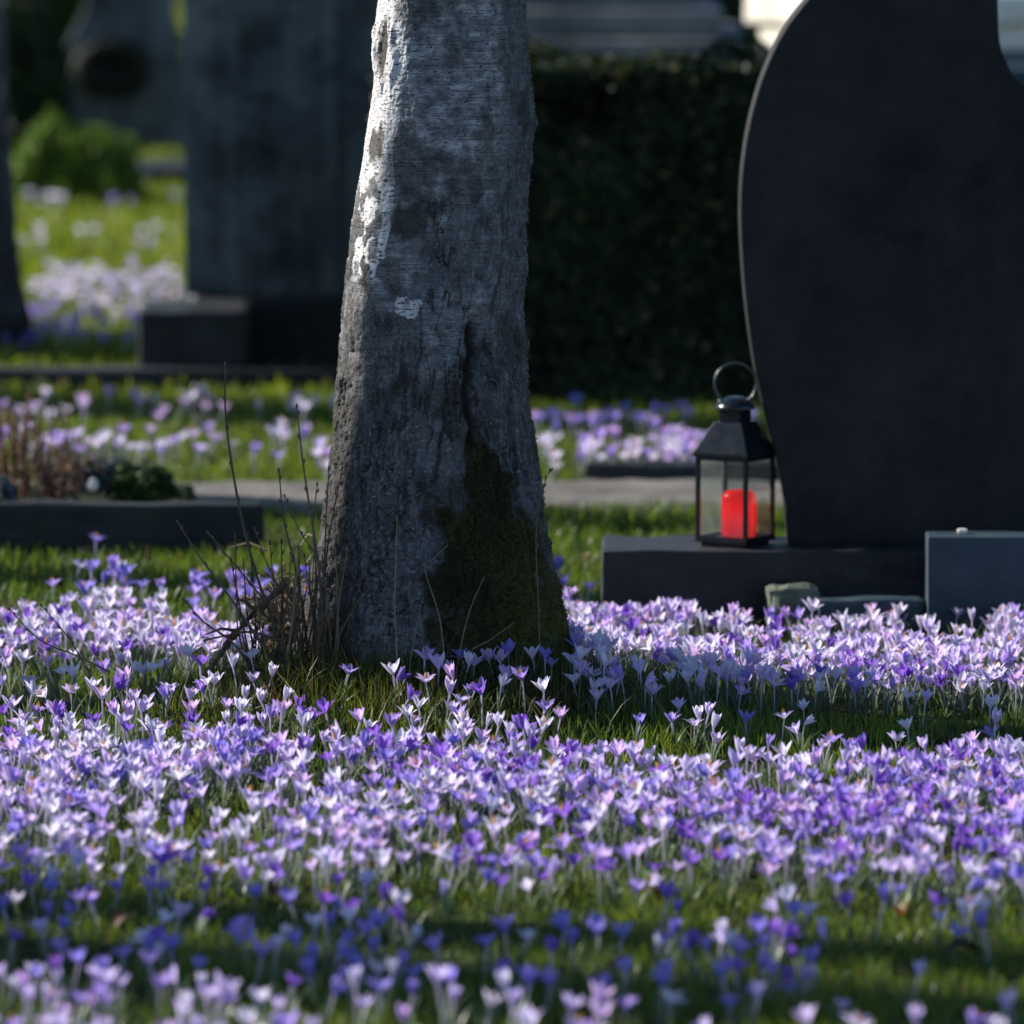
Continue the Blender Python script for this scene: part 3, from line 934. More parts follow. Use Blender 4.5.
# where the blooms stand: density by the place of the bloom on the ground plan
def bands(bx, by):
    if by > 1075: return 80
    if by > 984: return 300 if bx < 600 else 60
    if by > 872 + (0 if bx < 600 else 22): return 135 if bx < 620 else 180
    if by > 862: return 200
    if by > 812: return 560
    if by > 738: return 950
    if by > 676: return 55 if bx > 560 else (400 if by > 712 else 220)
    if by > 640: return 1250 if bx > 572 else (150 if bx < 240 else (300 if by > 650 else 0))
    if by > 605: return 1250 if bx > 560 else (1200 if bx < 255 else 0)
    if by > 590: return 450 if bx > 555 else (450 if bx < 200 else 0)
    return 0
cand = []
ntry = 90000
X = rng.uniform(-1.15, 1.15, ntry); Y = rng.uniform(8.45, 13.5, ntry)
area = 2.3 * 5.05
U = rng.random(ntry)
clump = fbm(X * 5, Y * 3.0, 0, 2, 33)
for i in range(ntry):
    x, y = X[i], Y[i]
    if abs(x) > .0602 * y + .22 or not bool(not_trunk(x, y)): continue
    if y > 12.93 and x > PLX0 - .03: continue
    bx, by = project((x, y, .058 + float(mound(x, y))))
    bx += 0
    d = bands(bx, by + float(clump[i]) * 8) * (1 + .85 * float(clump[i]))
    if U[i] < d * area / ntry:
        cand.append([x, y, bx, by, clump[i]])
# keep blooms from growing through each other
grid = {}; kept = []
for c in cand:
    g = (int(c[0] / .013), int(c[1] / .013)); ok = True
    for a in (-1, 0, 1):
        for b in (-1, 0, 1):
            for q in grid.get((g[0] + a, g[1] + b), ()):
                if (q[0] - c[0]) ** 2 + (q[1] - c[1]) ** 2 < .0115 ** 2: ok = False
    if ok:
        grid.setdefault(g, []).append(c); kept.append(c)
# a few chosen ones that stand alone in the photograph
for bx, by, cn, f in [(468, 638, 'blue violet', 'cup-shaped'), (468, 672, 'blue violet', 'wide-open'), (458, 684, 'pale lilac', 'closed'), (508, 672, 'blue violet', 'cup-shaped'),
                      (520, 682, 'pale lilac', 'cup-shaped'), (545, 676, 'blue violet', 'cup-shaped'), (498, 688, 'silvery lilac', 'cup-shaped'), (694, 700, 'pale lilac', 'wide-open'),
                      (746, 697, 'blue violet', 'cup-shaped'), (636, 700, 'blue violet', 'cup-shaped'), (674, 702, 'mid violet', 'cup-shaped'), (712, 716, 'pale lilac', 'cup-shaped'),
                      (728, 588 + 14, 'rosy lilac', 'cup-shaped'), (103, 690, 'pale lilac', 'cup-shaped'), (133, 697, 'rosy lilac', 'closed')]:
    p = PZ(bx, by + 6, .058)
    for _ in range(12): p = PZ(bx, by + 6, .058 + float(mound(p[0], p[1])))
    if p[1] > 11.86 and abs(p[0] + .12) < .2: p = (p[0], 11.86 - .02 * random.random())
    kept.append([p[0], p[1], bx, by, 0, cn, f])

def colour_for(by, bx, y, x):  # bluer petals for the shaded strip, paler and rosier for sunlit rows: painted light
    z = float(noise(x * 4, y * 2.5, 0, 91)) * .25
    r = rng.random() + z
    if by > 980: return CN[[0, 1, 5, 1, 2, 5][int(np.clip(r, 0, .999) * 6)]]
    if by > 868: return CN[[4, 4, 2, 0, 4, 3, 1][int(np.clip(r, 0, .999) * 7)]]
    if by > 735: return CN[[0, 1, 0, 1, 2, 4, 1, 5, 2, 3][int(np.clip(r, 0, .999) * 10)]]
    return CN[[0, 0, 0, 1, 1, 5, 2, 1, 0, 3][int(np.clip(r, 0, .999) * 10)]]

specs = []
for c in kept:
    x, y, bx, by = c[:4]
    if len(c) > 5: cn, f = c[5], c[6]
    else:
        cn = colour_for(by, bx, y, x)
        f = FORMS[int(rng.choice(3, p=[.22, .54, .24]))] if by < 860 else FORMS[int(rng.choice(3, p=[.35, .53, .12]))]
    specs.append(dict(x=x, y=y, bx=bx, by=by, cn=cn, f=f, v=int(rng.integers(NV)), s=int(rng.integers(8)), l=int(rng.integers(8)),
                      rz=rng.uniform(0, 2 * PI), sc=rng.uniform(.60, .88) * (1.08 if by > 985 else 1), tx=rng.normal(0, .2) + (rng.random() < .04) * .9, ty=rng.normal(0, .2), hs=rng.uniform(.74, 1.28), ant=rng.random() < .3))
inv = [s for s in specs if -8 < s['bx'] < 1032 and s['by'] < 1034]
inv.sort(key=lambda s: s['y'])
ind = inv[:300]
indset = set(map(id, ind))
rest = [s for s in specs if id(s) not in indset]

cache = {}
def me_cached(key, fn):
    if key not in cache: cache[key] = fn()
    return cache[key]

def zone(by):
    if by > 955: return 'sunlit front row'
    if by > 915: return 'near half of shaded strip'
    if by > 868: return 'far half of shaded strip'
    if by > 838: return 'sunlit rows just behind shaded strip'
    return 'dense sunlit rows further back'
ORD = ['first', 'second', 'third', 'fourth', 'fifth', 'sixth', 'seventh', 'eighth', 'ninth', 'tenth', 'eleventh', 'twelfth', 'thirteenth', 'fourteenth', 'fifteenth',
       'sixteenth', 'seventeenth', 'eighteenth', 'nineteenth', 'twentieth'] + ['twenty-' + w_ for w_ in ['first', 'second', 'third', 'fourth', 'fifth', 'sixth', 'seventh', 'eighth', 'ninth']]
classes = {}
for s in ind: classes.setdefault((s['cn'], s['f'], zone(s['by'])), []).append(s)
for (cn, f, zn), L in classes.items():
    L.sort(key=lambda s: s['bx'])
    for i, s in enumerate(L):
        s['label'] = (f'only {cn} {f} crocus, {zn}' if len(L) == 1 else f'{ORD[i]} from left of {cn} {f} crocuses, {zn}')

for s in ind:
    hs = s['hs'] * s['sc']
    e = empty('crocus', (s['x'], s['y'], float(mound(s['x'], s['y']))), s['label'], 'crocus', 'crocuses flowering in the lawn before the birch', s['rz'])
    smb, top, dr = STEMS[s['s']]
    st = link('stem', me_cached(('s', s['s']), lambda: make_mesh('stem', np.vstack(smb.v), [np.vstack(smb.q)], col=np.vstack(smb.c), mats=(M_petal,))), e)
    st.scale = (s['sc'], s['sc'], hs)
    V, Q, C = VAR[s['cn'], s['f']][s['v']]
    b = link('bloom', me_cached((s['cn'], s['f'], s['v']), lambda: make_mesh('bloom', V, [Q], col=C, mats=(M_petal,))), e)
    b.location = (top[0] * s['sc'], top[1] * s['sc'], top[2] * hs - .001)
    b.rotation_euler = (s['tx'] - dr[1] * 8, s['ty'] + dr[0] * 8, 0)
    b.scale = (s['sc'],) * 3
    if s['ant']:
        a = link('stamens', me_cached('ant', lambda: make_mesh('stamens', AV, [AQ, AT], col=AC, mats=(M_petal,))), b)
    lm = LEAVES[s['l']]
    link('leaves', me_cached(('l', s['l']), lambda: make_mesh('leaves', np.vstack(lm.v), [np.vstack(lm.q)], col=np.vstack(lm.c), mats=(M_leaf,))), e)

def rotm(ax, ay, az):
    return np.array((Matrix.Rotation(az, 3, 'Z') @ Matrix.Rotation(ay, 3, 'Y') @ Matrix.Rotation(ax, 3, 'X')))

def merge_crocuses(name, sp, label, ants=True, leaves=True):
    VV, QQ, TT, CC, n = [], [], [], [], 0
    for s in sp:
        hs = s['hs'] * s['sc']; Rz = rotm(0, 0, s['rz']); o = np.array([s['x'], s['y'], float(mound(s['x'], s['y']))])
        smb, top, dr = STEMS[s['s']]
        v = np.vstack(smb.v) * [s['sc'], s['sc'], hs]
        VV.append(v @ Rz.T + o); QQ.append(np.vstack(smb.q) + n); CC.append(np.vstack(smb.c)); n += len(v)
        V, Q, C = VAR[s['cn'], s['f']][s['v']]
        Rb = rotm(s['tx'] - dr[1] * 8, s['ty'] + dr[0] * 8, 0)
        tp = np.array([top[0] * s['sc'], top[1] * s['sc'], top[2] * hs - .001])
        VV.append(((V * s['sc']) @ Rb.T + tp) @ Rz.T + o); QQ.append(Q + n); CC.append(C * s.get('k', 1)); n += len(V)
        if ants and s['ant']:
            VV.append(((AV * s['sc']) @ Rb.T + tp) @ Rz.T + o); QQ.append(AQ + n); TT.append(AT + n); CC.append(AC); n += len(AV)
        if leaves:
            lm = LEAVES[s['l']]; v = np.vstack(lm.v)
            VV.append(v @ Rz.T + o); QQ.append(np.vstack(lm.q) + n); CC.append(np.vstack(lm.c)); n += len(v)
    o = link(name, make_mesh(name, np.vstack(VV), [np.vstack(QQ), np.vstack(TT) if TT else []], col=np.vstack(CC), mats=(M_petal,)))
    tag(o, label, 'crocuses', kind='stuff')
merge_crocuses('crocus_carpet', rest, 'dense carpet of small lilac crocuses round the birch and behind the front rows')

def zone_fill(boxes):
    sp = []
    for (x0, x1, y0, y1, n, cols) in boxes:
        for i in range(n):
            bx = rng.uniform(x0, x1); by = rng.uniform(y0, y1)
            p = PZ(bx, by, .058)
            if not bool(not_trunk(p[0], p[1])): continue
            sp.append(dict(x=p[0], y=p[1], cn=CN[cols[int(rng.integers(len(cols)))]], f=FORMS[int(rng.choice(3, p=[.2, .5, .3]))], v=int(rng.integers(NV)), s=int(rng.integers(8)),
                           l=int(rng.integers(8)), rz=rng.uniform(0, 2 * PI), sc=rng.uniform(.66, .95), tx=rng.normal(0, .12), ty=rng.normal(0, .12), hs=rng.uniform(.75, 1.15), ant=rng.random() < .5))
    return sp
merge_crocuses('crocus_drift', zone_fill([(50, 345, 566, 592, 38, (4, 4, 2)), (60, 130, 560, 590, 8, (4, 0)), (92, 104, 532, 540, 1, (4,)), (70, 80, 552, 560, 1, (1,)),  # shade put into the petal colours of this drift
                                          (560, 600, 568, 580, 3, (4,))]),
               'crocuses tinted blue violet for the shade between the birch and the black kerb')
merge_crocuses('crocus_drift', zone_fill([(0, 345, 390, 404, 30, (1, 5, 0)), (0, 345, 420, 448, 54, (1, 2, 0)), (528, 700, 402, 420, 26, (4, 2)), (530, 560, 430, 440, 5, (0,)),  # blue violet patch below the hedge has shade put in its colour
                                          (575, 700, 428, 454, 50, (1, 5, 2, 0)), (540, 575, 448, 458, 3, (0,)), (310, 345, 440, 462, 4, (5, 0)), (-60, 0, 392, 446, 12, (1, 2)), (700, 900, 402, 450, 22, (1, 4, 2))]),
               'lilac crocuses on the verge beyond the path')
merge_crocuses('crocus_drift', zone_fill([(30, 90, 272, 292, 7, (0,)), (40, 186, 262, 300, 80, (0, 0, 1)), (100, 150, 290, 310, 5, (0,)), (10, 150, 306, 335, 44, (4, 4, 2)),  # the blue patch here carries shade in its petal colour
                                          (20, 60, 190, 198, 7, (0,)), (60, 190, 190, 200, 4, (4, 1)), (25, 55, 228, 240, 4, (0,)), (80, 95, 222, 232, 2, (0,)), (130, 160, 216, 240, 4, (0,)), (186, 330, 240, 300, 20, (0, 1))]),
               'white crocuses and ones tinted blue for shade on the far lawn behind the kerb')

# fallen leaves
def fallen_leaf(px, py, label, col, s=.03):
    p = PZ(px, py)
    n = 6; V = []; Q = []
    for i in range(n + 1):
        t = i / n; w_ = s * .32 * math.sin(PI * min(.98, t + .04)) ** .8
        for u in (-1, -.5, 0, .5, 1):
            V.append(((t - .5) * s, u * w_, .012 + abs(u) * w_ * .6 + .006 * math.sin(t * 5)))
    for i in range(n):
        for j in range(4):
            b = i * 5 + j; Q.append((b, b + 1, b + 6, b + 5))
    mb = MB(); mb.add(V, Q, (), col)
    o = mb.build('fallen_leaf', M_foliage)
    o.location = (p[0], p[1], float(mound(p[0], p[1])) + random.uniform(.0, .012)); o.rotation_euler = (random.uniform(-.3, .3), random.uniform(-.3, .3), random.uniform(0, 6))
    tag(o, label, 'leaf', 'brown fallen leaves lying in the grass')
for a in [(262, 735, 'brown fallen leaf in the grass in front of the shoot clump', (.14, .06, .025), .035), (272, 905, 'dark leaf at the rim of the shaded strip, left of centre', (.08, .04, .02), .035),
          (372, 880, 'reddish brown leaf lying where the sunlit rows meet the shade', (.22, .09, .03), .03), (968, 965, 'broad dark brown leaf in the lower right corner', (.07, .04, .025), .05),
          (650, 915, 'small brown leaf in the shaded strip right of centre', (.12, .06, .03), .03), (905, 925, 'orange brown leaf in the shaded strip near the right edge', (.24, .10, .03), .03),
          (585, 566, 'pale leaf glinting on the lit grass left of the plinth', (.5, .4, .22), .02), (300, 700, 'curled brown leaf in the dark grass at the left foot of the birch', (.16, .08, .035), .035), (395, 712, 'tan leaf in the matted grass before the middle of the birch', (.26, .17, .08), .03),
          (120, 935, 'brown leaf in the shaded strip near the left edge', (.10, .05, .03), .035)]:
    fallen_leaf(*a)

# ------------------------------------------------------------------ gravestone, plinth, lantern
GY = 13.06
gr = empty('gravestone', PZ(760, 630), 'tall dark curved gravestone with a scooped upper corner, standing beside the lantern', 'gravestone')
gr.location = (PD(960, 560, GY)[0], GY, 0)
gx = gr.location.x
ol = [(788, 566), (784, 520), (775, 475), (762, 425), (752, 375), (744, 310), (740, 240), (742, 190), (750, 140), (765, 90), (788, 45), (825, 0), (862, -40), (905, -72), (950, -82), (985, -62), (997, -20),
      (998, 30), (1002, 72), (1024, 106), (1062, 118), (1105, 100), (1135, 60), (1160, 50), (1185, 90), (1192, 180), (1180, 300), (1160, 420), (1140, 500), (1132, 566)]
W3 = [PD(a, b, GY) for a, b in ol]
sp_ = spline([(p[0] - gx, p[2]) for p in W3], 7)
st = prism('stone', M_basalt, [tuple(p) for p in sp_[::-1]], .11, gr, .004)
pl_l = PD(603, 548, 12.98)[0]
ptop = PD(760, 551, 12.98)[2]
L = 1.05
pl = rough_block('plinth', M_plinth, (L, .22, ptop + .03), None, seg=.02, amp=.003, bev=.005, seed=3)
pl.location = (pl_l + L / 2, 13.09, -.03); pl.rotation_euler = (0, 0, math.radians(-1.2))
pl.parent = None
tag(pl, 'low dark stone plinth under the curved gravestone and the lantern', 'plinth')
for v in st.data.vertices: pass
gr.location.z = ptop - W3[0][2] - .0005
# slate block in front
sbx = PD(928, 540, 12.84)[0]; sz = PD(960, 537, 12.84)[2]
sb = rough_block('slate_block', M_slate, (.62, .09, sz + .03), None, seg=.05, amp=.0008, bev=.003, seed=8)
sb.location = (sbx + .31, 12.885, -.03)
tag(sb, 'blue grey slate block standing in front of the plinth, cut by the right edge', 'block')
p = PD(962, 532, 12.9)
pb = rough_block('pebble', M_pale, (.016, .014, .008), None, seg=.002, amp=.001, bev=.0036, seed=5); pb.location = (p[0], 12.89, sz); tag(pb, 'small pale pebble lying on the blue slate block', 'pebble')
# pale stones before the plinth
p = PD(792, 600, 12.92)
ls = rough_block('lichen_rock', M_lichen, (.088, .05, p[2] + .034), None, seg=.006, amp=.012, bev=.018, seed=12); ls.location = (p[0], 12.935, -.012)
tag(ls, 'grey green lichened rock lying against the front of the plinth', 'rock')
p0, p1 = PD(818, 600, 12.86), PD(926, 600, 12.86)
es = rough_block('edging_stone', M_slate, (p1[0] - p0[0], .05, p0[2] + .02), None, seg=.02, amp=.003, bev=.01, seed=14); es.location = ((p0[0] + p1[0]) / 2, 12.89, -.02)
tag(es, 'flat bluish edging stone in front of the plinth, left of the slate block', 'edging stone')

def metal_mat():
    m, n, o = mat('black_enamel')
    f = tex(n, 60, 4, .6)
    c = ramp(n, f, [(0.3, (0.004, 0.006, 0.009)), (0.7, (0.007, 0.010, 0.014))])
    r = ramp(n, f, [(0.3, (.20,) * 3), (0.7, (.26,) * 3)])
    principled(n, o, c, r, bump(n, f, .03, .001), .45, .0)
    return m
M_enamel = metal_mat()
def steel_mat():
    m, n, o = mat('polished_steel')
    f = tex(n, 90, 3, .6)
    principled(n, o, (.10, .105, .11), ramp(n, f, [(0.3, (.25,) * 3), (0.7, (.42,) * 3)]), None, .5, 1.0)
    return m
M_steel = steel_mat()
def glass_mat():
    m, n, o = mat('dusty_glass')
    t = n.nodes.new('ShaderNodeBsdfTransparent'); t.inputs[0].default_value = (.93, .96, .95, 1)
    g = n.nodes.new('ShaderNodeBsdfGlossy'); g.inputs['Roughness'].default_value = .05
    d = n.nodes.new('ShaderNodeBsdfTranslucent'); d.inputs[0].default_value = (.6, .64, .6, 1)
    dd = n.nodes.new('ShaderNodeBsdfDiffuse'); dd.inputs[0].default_value = (.5, .55, .52, 1)
    lw = n.nodes.new('ShaderNodeLayerWeight'); lw.inputs[0].default_value = .5
    fv = math_(n, 'ADD', math_(n, 'MULTIPLY', math_(n, 'POWER', lw.outputs['Facing'], 5.0), .6), .03)
    s1 = n.nodes.new('ShaderNodeMixShader'); n.links.new(fv, s1.inputs[0]); n.links.new(t.outputs[0], s1.inputs[1]); n.links.new(g.outputs[0], s1.inputs[2])
    s0 = n.nodes.new('ShaderNodeMixShader'); s0.inputs[0].default_value = .4; n.links.new(d.outputs[0], s0.inputs[1]); n.links.new(dd.outputs[0], s0.inputs[2])
    s2 = n.nodes.new('ShaderNodeMixShader'); n.links.new(s1.outputs[0], s2.inputs[1]); n.links.new(s0.outputs[0], s2.inputs[2])
    k = ramp(n, tex(n, 25, 4, .6), [(0.3, (.02,) * 3), (0.7, (.07,) * 3)])
    n.links.new(k, s2.inputs[0])
    n.links.new(s2.outputs[0], o.inputs[0])
    return m
M_glass = glass_mat()

LY = 13.07
lx = PD(735, 548, LY)[0]
la = empty('lantern', (lx, LY, ptop), 'black metal lantern with glass panes and ring handle, standing left of the curved gravestone', 'lantern', None, math.radians(-31))
pxm = F / 13.05
def lz(py): return PD(735, py, LY)[2] - ptop
s = 59 / pxm / 2                     # half side
zb0, zb1 = 0.0, lz(537)
zr = lz(455)
mb = MB()
mb.add(*box_arrays(-s * .86, s * .86, -s * .86, s * .86, 0.0005, zb1 * .55)); mb.add(*box_arrays(-s * 1.02, s * 1.02, -s * 1.02, s * 1.02, zb1 * .55, zb1))
mb.build('base', M_enamel, la, False, .0008)
pw = .0032
for a in (-1, 1):
    for b in (-1, 1):
        m_ = MB(); m_.add(*box_arrays(a * (s - pw) - pw, a * (s - pw) + pw, b * (s - pw) - pw, b * (s - pw) + pw, zb1, zr)); m_.build('post', M_enamel, la, False, .0006)
for k in range(4):
    m_ = MB(); m_.add(*box_arrays(-s + 2 * pw, s - 2 * pw, -s + pw - .0008, -s + pw + .0008, zb1 + .0002, zr - .0002))
    o = m_.build('glass_pane', M_glass, la, False); o.rotation_euler = (0, 0, k * PI / 2)
    for q0, q1 in ((zr - .006, zr - .0003), (zb1 + .0003, zb1 + .004)):
        m_ = MB(); m_.add(*box_arrays(-s + 2 * pw, s - 2 * pw, -s + .0002, -s + .0045, q0, q1))
        o = m_.build('rail', M_enamel, la, False); o.rotation_euler = (0, 0, k * PI / 2)
def frustum(mb, s0, s1, z0, z1):
    V = [(a * s0, b * s0, z0) for a, b in ((-1, -1), (1, -1), (1, 1), (-1, 1))] + [(a * s1, b * s1, z1) for a, b in ((-1, -1), (1, -1), (1, 1), (-1, 1))]
    mb.add(V, [(0, 1, 5, 4), (1, 2, 6, 5), (2, 3, 7, 6), (3, 0, 4, 7), (3, 2, 1, 0), (4, 5, 6, 7)])
m_ = MB(); frustum(m_, s * 1.08, s * 1.08, zr, zr + .005); frustum(m_, s * 1.06, s * .52, zr + .005, lz(421)); frustum(m_, s * .40, s * .40, lz(421), lz(408))
m_.build('roof', M_enamel, la, False, .0008)
# domed cap
m_ = MB(); V = []; n_ = 24
R0 = 20 / pxm; zc = lz(409)
prof = [(R0, 0), (R0 * 1.02, .002), (R0 * .92, .008), (R0 * .68, .0145), (R0 * .35, .019), (.0004, .0205)]
for r_, z_ in prof:
    for k in range(n_): V.append((r_ * math.cos(2 * PI * k / n_), r_ * math.sin(2 * PI * k / n_), zc + z_))
Q = [(i * n_ + k, i * n_ + (k + 1) % n_, (i + 1) * n_ + (k + 1) % n_, (i + 1) * n_ + k) for i in range(len(prof) - 1) for k in range(n_)]
m_.add(V, Q); o = m_.build('cap', M_enamel, la); sm_ = o.modifiers.new('thick', 'SOLIDIFY'); sm_.thickness = .001
# ring handle standing up
m_ = MB(); Rh = 21 / pxm; zh = lz(384)
pts = [(Rh * math.cos(a), 0, zh + Rh * math.sin(a)) for a in np.linspace(-.95, PI + .95, 44)]
m_.tube(pts, .0021, 10, True)
o = m_.build('handle', M_steel, la); o.rotation_euler = (0, 0, math.radians(31))
for a in (-1, 1):
    m_ = MB(); xx = a * Rh * math.cos(.95) * 1.35
    m_.tube([(xx - a * .007, 0, zh - Rh * math.sin(.95) - .001), (xx + a * .001, 0, zh - Rh * math.sin(.95) - .001)], .0032, 10, True)
    o = m_.build('rivet', M_steel, la); o.rotation_euler = (0, 0, math.radians(31))

def red_mat():
    m, n, o = mat('red_candle_shell')
    f = tex(n, 40, 3, .5)
    c = ramp(n, f, [(0.3, (.93, .003, .010)), (0.7, (.98, .008, .015))])
    p = principled(n, None, c, .25, None, .5)
    t = n.nodes.new('ShaderNodeBsdfTranslucent'); n.links.new(c, t.inputs[0])
    s_ = n.nodes.new('ShaderNodeMixShader'); s_.inputs[0].default_value = .75
    n.links.new(p.outputs[0], s_.inputs[1]); n.links.new(t.outputs[0], s_.inputs[2]); n.links.new(s_.outputs[0], o.inputs[0])
    return m
M_red = red_mat()
ca = empty('grave_candle', (lx + 4 / pxm, LY, ptop + zb1), 'bright red grave candle standing inside the black lantern', 'candle')
rc = 17.5 / pxm; hc = lz(491) - zb1
prof = [(.0, .0005), (rc * .9, .0005), (rc, .004), (rc, hc * .86), (rc * .96, hc * .93), (rc * .8, hc * .97), (rc * .78, hc), (rc * .6, hc + .001), (0.0, hc + .001)]
m_ = MB(); V = []
for r_, z_ in prof:
    for k in range(28): V.append((max(r_, .0002) * math.cos(2 * PI * k / 28), max(r_, .0002) * math.sin(2 * PI * k / 28), z_))
Q = [(i * 28 + k, i * 28 + (k + 1) % 28, (i + 1) * 28 + (k + 1) % 28, (i + 1) * 28 + k) for i in range(len(prof) - 1) for k in range(28)]
m_.add(V, Q); m_.build('cup', M_red, ca)
m_ = MB()
for z_ in (hc * .90, hc * .1): m_.tube([((rc + .0003) * math.cos(a), (rc + .0003) * math.sin(a), z_) for a in np.linspace(0, 2 * PI, 30)], .0009, 6, False)
m_.build('rim', M_red, ca)
def added_glow_mat():
    m, n, o = mat('added_candle_glow')
    e = n.nodes.new('ShaderNodeEmission'); e.inputs[0].default_value = (1, .55, .2, 1); e.inputs[1].default_value = 13  # emission added to make the red shell shine through
    n.links.new(e.outputs[0], o.inputs[0]); return m
m_ = MB(); m_.tube([(0, 0, hc * .45), (0, 0, hc * .49), (0, 0, hc * .54), (0, 0, hc * .62)], [.0008, .0030, .0024, .0003], 10, True)
m_.build('added_glow', added_glow_mat(), ca)  # unseen glow added inside the cup to brighten its red

# ------------------------------------------------------------------ foliage helper
def leaf_cloud(P, Nn, size, cols, asp=.55):
    n = len(P)
    t = rng.normal(0, 1, (n, 3)); t -= (t * Nn).sum(1)[:, None] * Nn; t /= np.linalg.norm(t, axis=1)[:, None]
    b = np.cross(Nn, t)
    s_ = (size * rng.uniform(.6, 1.3, n))[:, None]
    V = np.stack([P - t * s_, P - b * s_ * asp + Nn * s_ * .15, P + t * s_, P + b * s_ * asp + Nn * s_ * .15], 1)
    Q = np.arange(n * 4).reshape(-1, 4)
    return V.reshape(-1, 3), Q, np.repeat(cols, 4, axis=0)

def rand_unit(n):
    v = rng.normal(0, 1, (n, 3)); return v / np.linalg.norm(v, axis=1)[:, None]

def shrub(name, c, rad, n, size, base, label, cat, group=None, stemc=(.05, .04, .03), part='foliage'):
    e = empty(name, (c[0], c[1], 0), label, cat, group)
    U_ = rand_unit(n); U_[:, 2] = np.abs(U_[:, 2]) * 1.0
    bumpy = 1 + .22 * fbm(U_[:, 0] * 2.5 + c[0], U_[:, 1] * 2.5, U_[:, 2] * 2.5, 3, 19)
    rr = (rng.random(n) ** .35)[:, None] * bumpy[:, None]
    P_ = U_ * rr * np.array(rad) + [0, 0, c[2] if len(c) > 2 else 0]
    Nn = U_ * .6 + rand_unit(n) * .8; Nn /= np.linalg.norm(Nn, axis=1)[:, None]
    cols = np.array(base) * rng.uniform(.6, 1.5, n)[:, None]
    V, Q, C = leaf_cloud(P_, Nn, size, cols)
    mb = MB(); mb.add(V, Q, (), C); mb.build(part, M_foliage, e, False)
    m2 = MB()
    for k in range(9):
        a = k * .7; d = np.array([math.cos(a) * rad[0] * .6, math.sin(a) * rad[1] * .6, rad[2] * .8])
        m2.tube([(0, 0, -.01), d * .5 * [.5, .5, 1], d], [.006, .004, .002], 5, True, stemc)
    m2.build('stem', M_twig, e)
    return e

# hedge
hy = 16.95; hx0 = PD(380, 400, hy)[0]; hx1 = PD(815, 400, hy)[0]; hz = PD(640, 66, hy)[2]
he = empty('hedge', ((hx0 + hx1) / 2, hy, 0), 'low clipped dark green box hedge behind the birch and gravestone', 'hedge')
def hedge_leaves():
    wx, wy = (hx1 - hx0) / 2, .30
    n = 60000
    side = rng.random(n)
    P_ = np.zeros((n, 3)); Nn = np.zeros((n, 3))
    x = rng.uniform(-wx, wx, n); z = rng.uniform(.0, hz, n); yy = rng.uniform(0, 2 * wy, n)
    f = side < .55; t = (side >= .55) & (side < .85); e1 = side >= .85
    dep = rng.random(n) ** 1.6 * .08
    P_[f] = np.stack([x[f], dep[f], z[f]], -1); Nn[f] = (0, -1, .2)
    P_[t] = np.stack([x[t], yy[t], hz - dep[t]], -1); Nn[t] = (0, 0, 1)
    sgn = np.where(rng.random(n) < .5, -1, 1)
    P_[e1] = np.stack([sgn[e1] * (wx - dep[e1]), yy[e1], z[e1]], -1); Nn[e1] = np.stack([sgn[e1], 0 * x[e1], 0 * x[e1]], -1)
    bm_ = fbm(P_[:, 0] * 7, P_[:, 2] * 7, P_[:, 1] * 5, 3, 44)
    P_ += Nn * (bm_ * .03)[:, None]
    Nn = Nn + rand_unit(n) * .7; Nn /= np.linalg.norm(Nn, axis=1)[:, None]
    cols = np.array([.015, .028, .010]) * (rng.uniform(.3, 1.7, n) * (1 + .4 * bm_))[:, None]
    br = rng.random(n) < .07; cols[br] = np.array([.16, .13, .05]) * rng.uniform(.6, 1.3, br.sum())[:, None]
    return leaf_cloud(P_, Nn, .011, cols)
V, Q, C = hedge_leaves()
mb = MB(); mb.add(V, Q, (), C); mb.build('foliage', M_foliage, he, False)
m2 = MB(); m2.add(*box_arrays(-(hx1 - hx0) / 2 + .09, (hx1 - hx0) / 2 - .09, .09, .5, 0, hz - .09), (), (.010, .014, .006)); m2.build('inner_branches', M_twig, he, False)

# ------------------------------------------------------------------ tall monument left of the birch
my = 17.75
a0, a1, a2 = PD(186, 200, my + .10), PD(236, 200, my), PD(420, 200, my)
mo = empty('monument', ((a0[0] + a2[0]) / 2, my, 0), 'tall dark weathered stone monument on a stepped base, behind the birch', 'monument')
mxc = mo.location.x
Hm = 1.75; zp = PD(230, 297, my)[2]
def prism_z(name, pts, z0, z1, m, parent, bev=.006):
    n_ = len(pts); V = [(x, y, z0) for x, y in pts] + [(x, y, z1) for x, y in pts]
    mb = MB(); mb.v.append(np.array(V)); mb.c.append(np.ones((len(V), 3))); mb.n = len(V)
    mb.q = [np.array([(i, (i + 1) % n_, n_ + (i + 1) % n_, n_ + i) for i in range(n_)])]
    me = make_mesh(name, V, [mb.q[0], np.array([list(range(n_))[::-1]]), np.array([list(range(n_, 2 * n_))])], smooth=False, mats=(m,))
    o = link(name, me, parent); b = o.modifiers.new('bevel', 'BEVEL'); b.width = bev; b.segments = 2; b.limit_method = 'ANGLE'
    return o
prism_z('shaft', [(a0[0] - mxc, .035), (a1[0] - mxc, 0), (a2[0] - mxc, 0), (a2[0] - mxc + .1, .10), (a2[0] - mxc + .1, .42), (a0[0] - mxc, .42)], zp, Hm, M_monument, mo)
for k, xx in enumerate((330,)):
    X_ = PD(xx, 200, my)[0] - mxc
    prism_z('moulding', [(X_ - .018, -.012), (X_ + .018, -.012), (X_ + .018, .001), (X_ - .018, .001)], zp + .003, Hm - .12, M_monument, mo, .004)
prism_z('cap', [(a0[0] - mxc - .05, -.05), (a2[0] - mxc + .15, -.05), (a2[0] - mxc + .15, .47), (a0[0] - mxc - .05, .47)], Hm + .0005, Hm + .12, M_monument, mo, .02)
